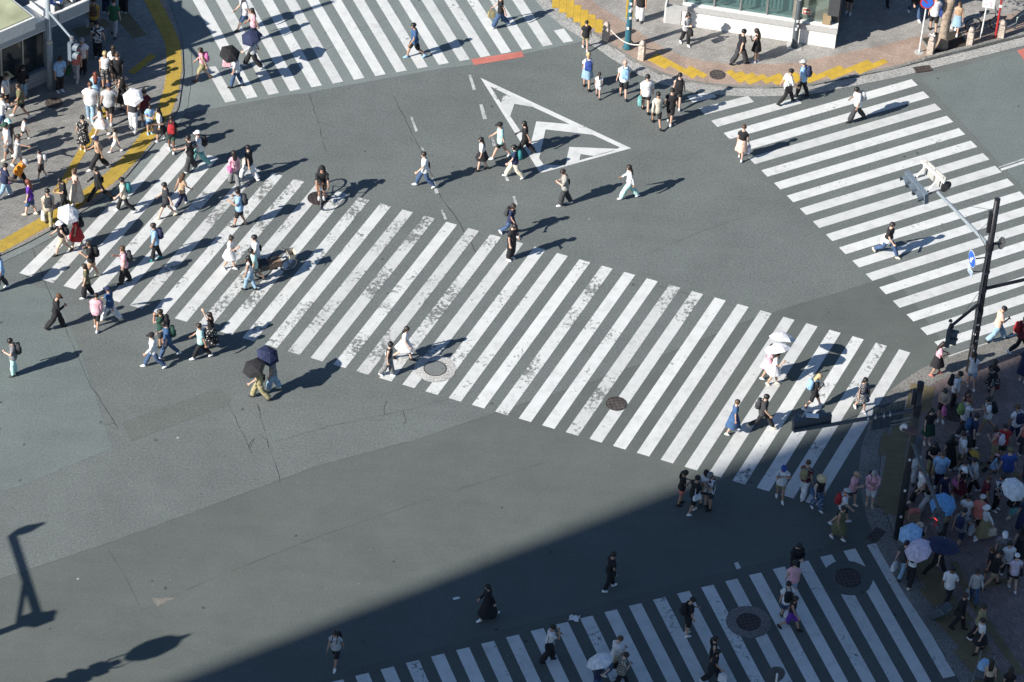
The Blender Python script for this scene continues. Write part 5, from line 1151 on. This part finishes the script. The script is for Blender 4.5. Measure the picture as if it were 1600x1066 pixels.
P(297,268,200,'ol','t:black','w:charcoal','s:black','sb:white','reaching out on the diagonal crossing',h=1.74)
P(312,258,185,'W','t:white','w:turquoise','c:white','bp:black','in white cap left of the road middle',h=1.68)
P(366,290,120,'i','l:pink','w:grey','l:dark','sbL:hotpink','with hot pink bag on the diagonal crossing',h=1.62)
P(389,280,150,'w','t:black','w:white','s:black','to:cream','beside the hot pink bag',h=1.62)
P(374,353,182,'wc','t:lightblue','s:black','s:black','bp:charcoal','holding up a camera on the diagonal crossing',girth=1.1)
P(358.6,421,345,'cu','t:white','v:white','o:dark','','holding an ice cream on the diagonal crossing',h=1.6)
P(400,426,185,'i','t:white','l:grey','s:black','sb:black','tallest of the walkers by the standing bicycle',h=1.76)
P(397,440,185,'wp','t:mint','s:grey','s:black','ph','beside the standing bicycle',h=1.6)
P(390,453,160,'i','n:white','l:paledenim','l:black','','arm bent before the standing bicycle',h=1.58)
P(194,331,185,'W','t:cream','l:black','s:black','bp:teal','on the first stripes of the diagonal crossing',h=1.66,shoe='white')
P(260,340,190,'w','t:charcoal','s:black','s:black','','on the left part of the diagonal crossing',h=1.68)
P(284,323,40,'w','t:tan','l:navy','l:brown','','long brown hair on the diagonal crossing',h=1.6)
P(243,406,190,'i','t:lightblue','l:black','s:dark','bp:navy','heading left on the diagonal crossing',h=1.72,shoe='teal')
P(195,442,190,'cu','t:pink','w:black','s:brown','bp:charcoal','hand at mouth on the diagonal crossing',h=1.72)
P(143,434,190,'wc','t:black','s:tan','s:dark','bp:black','with camera near the lower left stripe ends',h=1.74)
P(136,465,185,'i','t:olive','w:black','l:dark','','before the camera holder at lower left stripes',h=1.58,shoe='white')
P(97,397,195,'w','n:black','s:beige','h:white','bp:black','in white hat at the left kerb',h=1.6)
P(120,386,190,'us','d:red','','s:dark','um:white:108:331:.45:.2,bp:black','under white parasol at the left kerb',h=1.62)
P(154,314,185,'k','l:black','l:black','s:black','sb:black','striding on the yellow strip at left',h=1.72,shoe='black')
P(120,319,200,'cu','n:peach','m:cream','o:brown','','on the yellow strip at left',h=1.66)
P(100,331,205,'wq','t:black','l:black','s:black','','holding a camera low on the left pavement',h=1.66)
P(76,353,100,'i','plaid','l:khaki','s:black','to:white,bp:charcoal','with white bag at left') if False else P(76,353,100,'i','s:plaid-beige','l:khaki','s:black','toL:white,bp:charcoal','with white bag at left',h=1.7)
P(48,336,170,'i','t:purple','s:blue','l:red','pr:mustard','with yellow number on the left pavement',h=1.66)
P(30,293,325,'k','h:orange','l:black','c:palegrey','','bending forward on the left pavement',lean=28,shoe='hotpink')
P(65,279,190,'i','n:palegrey','s:charcoal','s:black','bp:palegrey','facing the orange hoodie',h=1.36)
P(28,259,350,'o','t:palegrey','s:palegrey','p:dark','','pointing right on the left pavement',h=1.5)
P(13,248,200,'i','s:white','s:grey','c:darkgreen','','in dark green cap at the left edge')
P(38,218,10,'w','t:white','s:black','s:black','','at the left crowd',h=1.05)
P(33,184,190,'W','t:olive','s:black','s:dark','','before the tiled shop wall',h=1.66)
P(37,153,300,'p','j:black','l:paledenim','l:black','ph','phone in hand against the tiled shop wall',h=1.62)
P(10,171,340,'s','t:white','s:black','s:dark','bp:black','at the left end of the tiled shop wall',h=1.74)
P(14,239,300,'s','t:charcoal','l:grey','h:mint','','in mint hat at the left edge',h=1.62)
P(3,202,20,'o','s:white','l:denim','s:dark','','reaching in from the left edge')
P(8,308,30,'w','t:navy','w:paledenim','s:black','','leaving at the left edge, grey paving',h=1.62)
P(2,453,200,'i','s:lightblue','l:charcoal','s:black','','cut by the left edge below the kerb')
P(88,513,10,'wp','l:black','w:black','c:brown','ph','in brown cap with phone below the diagonal crossing',h=1.64,shoe='black')
P(151,514,80,'i','h:pink','s:black','s:dark','','below the left stripe ends',h=1.62,shoe='white')
P(172,501,170,'w','l:blue','w:white','c:navy','','beside the pink hoodie',h=1.64)
P(252,541,180,'c','t:darkgreen','s:charcoal','s:dark','bp:black','raising a camera below the diagonal crossing',h=1.72)
P(262,558,190,'wp','s:blue','l:denim','s:black','bp:darkgreen','left of the two camera people below the crossing',h=1.74)
P(240,574,190,'W','l:white','l:denim','c:black','','in black cap below the diagonal crossing',h=1.68)
P(314,560,185,'w','t:mint','l:black','s:dark','sb:charcoal','below the diagonal crossing',h=1.66,shoe='white')
P(330,541,175,'up','t:black','m:floral-black','l:dark','','arm raised below the diagonal crossing',h=1.58)
P(21.5,586,190,'p','t:grey','l:mint','s:black','bp:charcoal,ph','alone at the far left of the road',h=1.72)
P(405,623,180,'W','t:khaki','w:khaki','l:black','um:black:394:571:.45:.1,sb:black','under black umbrella below the diagonal crossing',h=1.62)
P(426,609,180,'us','t:grey','w:paledenim','s:black','um:navy:421:552:.45:.2','under dark blue umbrella below the crossing',h=1.62)
P(631,562,345,'w','d:white','v:white','l:dark','','beside the pale manhole collar',h=1.62)
P(606,587,345,'i','n:charcoal','w:grey','o:black','sbL:white','beside the pale manhole collar',h=1.6)
# right part of the diagonal crossing
P(1198,591,5,'us','d:pink','v:pink','l:dark','um:white:1224:520:.50:.12','upper of two with white parasols',h=1.6)
P(1207,601,350,'us','d:white','v:white','l:black','um:white:1214:537:.50:.12','lower of two with white parasols',h=1.58)
P(1269,638,15,'wp','t:black','s:black','l:blonde','bp:lightblue,ph','blonde near the boom signal',h=1.66)
P(1344,642,300,'i','d:plaid-navy','v:navy','l:black','sbL:black','beside the boom on the last stripes',h=1.62)
P(1189,670,350,'k','t:charcoal','l:black','s:black','bp:charcoal','striding on the right part of the diagonal crossing',h=1.7)
P(1144,678,5,'i','d:blue','','s:brown','','in the right part of the diagonal crossing',h=1.6)
P(1385,399,330,'k','t:black','l:denim','s:dark','tie:white,toL:white','with white bundle on the right-hand crossing',h=1.72)
P(1556,533,10,'wp','t:peach','w:paledenim','s:black','ph','at the right end of the striped crossing',h=1.7)
P(1591,550,10,'w','j:maroon','l:black','s:black','bp:red','with red backpack at the right edge',h=1.72)
P(1462,586,5,'wq','t:pink','k:black','l:dark','ph','on the sunlit gutter beside the tall signal pole',h=1.58,shoe='coral')
# shaded pavement, lower right
P(1516,606,100,'up','t:white','s:paledenim','p:dark','','behind the foot of the tall signal pole',h=1.62)
P(1547,616,75,'i','d:floral-black','v:black','l:dark','to:maroon','on the plum paving',h=1.6)
P(1597,595,80,'s','d:navy','','l:dark','','at the right edge below the striped crossing',h=1.62)
P(1489,636,345,'p','s:white','l:black','s:black','bp:black','looking down on the plum paving',h=1.72)
P(1469,658,275,'q','n:beige','s:black','l:dark','toL:hotpink','with hot pink bag in the shaded crowd',h=1.62)
P(1505,662,290,'s','x:black','','l:black','','with very long curly hair in the shaded crowd',h=1.62)
P(1503,679,15,'o','t:white','l:charcoal','s:red','bp:lime','red haired with lime backpack',h=1.72)
P(1539,677,185,'st','t:white','s:khaki','s:black','bp:black','facing the red haired person',h=1.76,sk=SKINS[3])
P(1515,704,5,'i','t:navy','l:black','s:black','bp:blue','in white mask in the shaded crowd',h=1.74)
P(1448,693,285,'h','t:black','k:darkgreen','l:black','','with white waist under the second pole',h=1.68)
P(1454,742,270,'q','t:black','w:khaki','l:black','sb:black','holding a pink pouch by the black pole',h=1.64)
P(1423,753,265,'i','t:white','w:palegrey','c:white','','beside the black pole in shade',h=1.64)
P(1465,763,268,'s','s:lightblue','l:navy','s:brown','','with glasses in breast pocket in shade',h=1.74,girth=1.15)
P(1481,733,92,'s','t:black','m:black','l:black','','with frilled white waist in the shaded crowd',h=1.62)
P(1500,731,185,'i','t:white','s:olive','s:dark','bp:black','with huge black backpack in the shaded crowd',h=1.70,girth=1.1)
P(1500,771,290,'pu','l:palegrey','l:charcoal','s:dark','','left of the yellow pushchair',h=1.62)
P(1497,782,300,'i','n:black','k:maroon','c:white','sb:hotpink','in white visor in the shaded crowd',h=1.62)
P(1563,717,92,'s','t:red','s:charcoal','s:black','','facing away in the shaded crowd',h=1.62)
P(1551,723,155,'p','n:coral','s:khaki','o:dark','bp:floral-lavender','with flowered backpack in the shaded crowd',h=1.64)
P(1551,741,5,'i','d:lightblue','v:lightblue','c:pink','','in pink hat beside the royal blue T-shirt',h=.95)
P(1570,761,95,'i','t:royal','s:grey','c:olive','','in mottled cap in the shaded crowd',h=1.78,girth=1.15)
P(1555,797,330,'p','t:print-navy','l:black','s:black','ph','masked with phone in the shaded crowd',h=1.76)
P(1534,800,5,'i','t:maroon','l:charcoal','s:brown','','looking down in the shaded crowd',h=1.7)
P(1525,834,60,'i','t:coral','s:black','c:palegrey','','in grey cap in the shaded crowd',h=1.76,girth=1.15)
P(1505,828,80,'s','t:white','l:charcoal','s:black','','just above the grey shirt with canvas bag',h=1.64)
P(1497,853,60,'w','t:grey','s:navy','s:black','bp:navy,to:palegrey','beside the big navy umbrella',h=1.76,girth=1.1,shoe='black')
P(1581,806,205,'us','t:charcoal','v:black','l:dark','um:white:1588:761:.48:.12,toL:turquoise','under white parasol at the right edge',h=1.6)
P(1596,830,90,'s','t:navy','m:navy','l:black','','at the right edge beside white parasol',h=1.6)
P(1536,840,200,'w','h:white','m:khaki','h:white','toL:cream','in white hat in the shaded crowd',h=1.56)
P(1561,887,270,'i','t:grey','s:black','c:white','','in white cap in the shaded crowd',h=1.74)
P(1570,903,100,'i','t:white','l:charcoal','s:black','sb:black','walking away low in the shaded crowd',h=1.68)
P(1544,908,170,'i','t:black','s:brown','l:brown','','brown haired beside the phone user',h=1.64)
P(1549,917,20,'wp','t:black','s:khaki','s:black','ph','phone at the face low in the shaded crowd',h=1.76)
P(1581,921,95,'i','t:lavender','s:black','c:white','sb:black','in white visor walking away',h=1.6,shoe='white')
P(1479,943,60,'w','s:white','l:black','s:black','','pulling the large black suitcase',h=1.74,sk=SKIN_DK,shoe='black')
P(1520,942,270,'i','l:palegrey','l:denim','l:dark','to:palegrey','with grey bag in the dark corner',h=1.62)
P(1462,898,20,'W','t:black','l:black','s:black','um:navy:1475:842:.66:.05,sb:black','under big navy umbrella in shade',h=1.70,shoe='black')
P(1421,914,60,'us','n:white','w:black','l:black','um:lavender:1433:855:.50:.1','under lavender parasol at lower crossing end',h=1.62)
P(1408,900,60,'w','t:charcoal','l:paledenim','s:black','toL:white','with white bag behind lavender parasol',h=1.62)
P(1428,872,60,'us','t:black','l:black','h:beige','um:lightblue:1421:831:.46:.12','under pale blue parasol beside the black pole',h=1.6)
P(1437,785,205,'W','t:white','w:black','s:black','sb:black','just right of the paper shopping bags',h=1.68)
P(1446,798,200,'w','n:black','w:palegrey','l:black','','behind the lower signal arm',h=1.6)
P(1470,790,295,'i','d:navy','','s:dark','','bare armed above the blue umbrella',h=1.6)
P(1464,826,90,'us','t:black','w:black','s:black','um:skyblue:1474:786:.47:.12','under sky blue umbrella in shade',h=1.62,shoe='white')
P(1597,712,100,'s','n:coral','l:charcoal','s:dark','','bare armed at the right edge',h=1.66)
P(1599,775,200,'i','t:navy','l:denim','s:black','','cut by the right edge above the parasol',h=1.7)
P(1471,838,80,'s','t:khaki','l:charcoal','s:blonde','','blonde head beside the navy umbrella',h=1.62)
P(1592,872,60,'w','t:charcoal','m:black','l:black','','beside the lavender T-shirt in the crowd',h=1.6)
P(1518,770,185,'i','t:palegrey','l:black','s:black','','between pushchair and royal blue T-shirt',h=1.66)
P(1583,690,120,'i','t:white','l:navy','s:brown','bp:navy','near the right edge on plum paving',h=1.7)
# the group standing at the shade's edge
P(1063,788,10,'q','t:black','s:coral','p:dark','','in coral shorts at the shade edge',h=1.6,shoe='black')
P(1082,801,35,'cu','t:black','s:black','s:black','sb:white','with clear bag at the shade edge',h=1.7,sk=SKINS[3],girth=1.1)
P(1098,790,270,'s','t:white','s:charcoal','c:black','','in black cap behind the group at shade edge',h=1.66)
P(1108,795,200,'q','t:print-black','s:charcoal','c:grey','','in grey cap with print at shade edge',h=1.72,sk=SKINS[3],shoe='black')
P(1218,781,275,'hd','t:white','s:khaki','c:royal','','in blue cap with hands at face',h=1.64)
P(1255,776,60,'i','t:floral-maroon','w:white','s:brown','bp:khaki','on the last shaded diagonal stripes',h=1.66)
P(1276,797,300,'i','n:black','w:floral-blue','h:straw','sb:blue','in wide straw hat',h=1.64)
P(1329,790,330,'cu','t:pink','s:charcoal','c:tan','','in tan visor in the shade',h=1.6)
P(1313,818,5,'w','t:white','s:black','c:palegrey','bp:red','in grey cap with red backpack in the shade',h=1.66)
P(1309,843,320,'i','x:olive','','s:dark','','in the shade above the lower crossing',h=1.62,shoe='white')
P(1358.5,790,272,'q','l:pink','s:white','s:grey','bp:black,ph','grey haired with phone in the shaded gutter',h=1.72,shoe='beige')
# lower crossing
P(1240,904,300,'q','j:black','l:black','s:black','ph','in sunglasses above the lower crossing',h=1.74)
P(1236,934,95,'i','t:pink','s:paledenim','s:black','','mid lower crossing',h=1.64)
P(1226,969,95,'i','t:white','s:denim','s:black','bp:black','on the lower crossing beside the round manhole',h=1.72)
P(1234,984,340,'w','n:black','s:purple','l:dark','toL:white','with printed carrier bag on lower crossing',h=1.62)
P(1073,992,20,'p','t:black','s:black','s:black','bp:black','with backpack on the lower crossing',h=1.74)
P(951,921,25,'i','t:black','l:black','s:black','sb:black','with white stripe alone in shade above lower crossing',h=1.72,shoe='white')
P(762,966,200,'w','j:black','m:black','l:black','','with closed umbrella in the shade',h=1.64,shoe='white')
P(523.6,1038,255,'w','t:palegrey','s:black','l:dark','bp:black','alone in the shade at bottom',h=1.66,shoe='white')
P(857,1033,10,'wc','t:white','w:black','s:black','sb:black','photographing on the lower crossing',h=1.7,shoe='black')
P(959,1052,25,'wp','t:white','l:denim','s:brown','sb:beige,ph','right of the white parasol below',h=1.74)
P(968,1076,20,'wp','s:plaid-black','l:black','s:dark','sbL:black,ph','at bottom beside white parasol',h=1.7)
P(932,1084,350,'us','t:navy','l:denim','s:black','um:white:934.5:1026:.48:.1','under white parasol on lower crossing',h=1.6)
P(1111,1048,5,'s','n:black','w:black','p:dark','','upper of two in black at bottom crossing',h=1.6)
P(1113,1067,350,'w','t:black','w:black','l:black','to:white','lower of two in black at bottom crossing',h=1.6,shoe='white')
P(1497,983,340,'i','l:black','l:black','s:dark','sb:black','on the shaded yellow strip below the suitcase',h=1.72,shoe='black')
P(1526,1000,340,'i','t:khaki','w:black','s:dark','','above the pinafore at lower right',h=1.7)
P(1529,1019,205,'i','t:white','k:black','s:dark','','in dark pinafore at lower right',h=1.6,shoe='black')
P(1541,1086,80,'s','n:beige','l:black','l:dark','','long haired at the bottom right edge',h=1.62)
P(1571,1098,80,'s','t:black','l:black','l:dark','','cut by the bottom right edge',h=1.62)
# the rider
P(502,306,-84,'ride','s:black','s:brown','c:black','bp:black','riding a bicycle towards the viewer',h=1.72,lean=17,zf=.16)
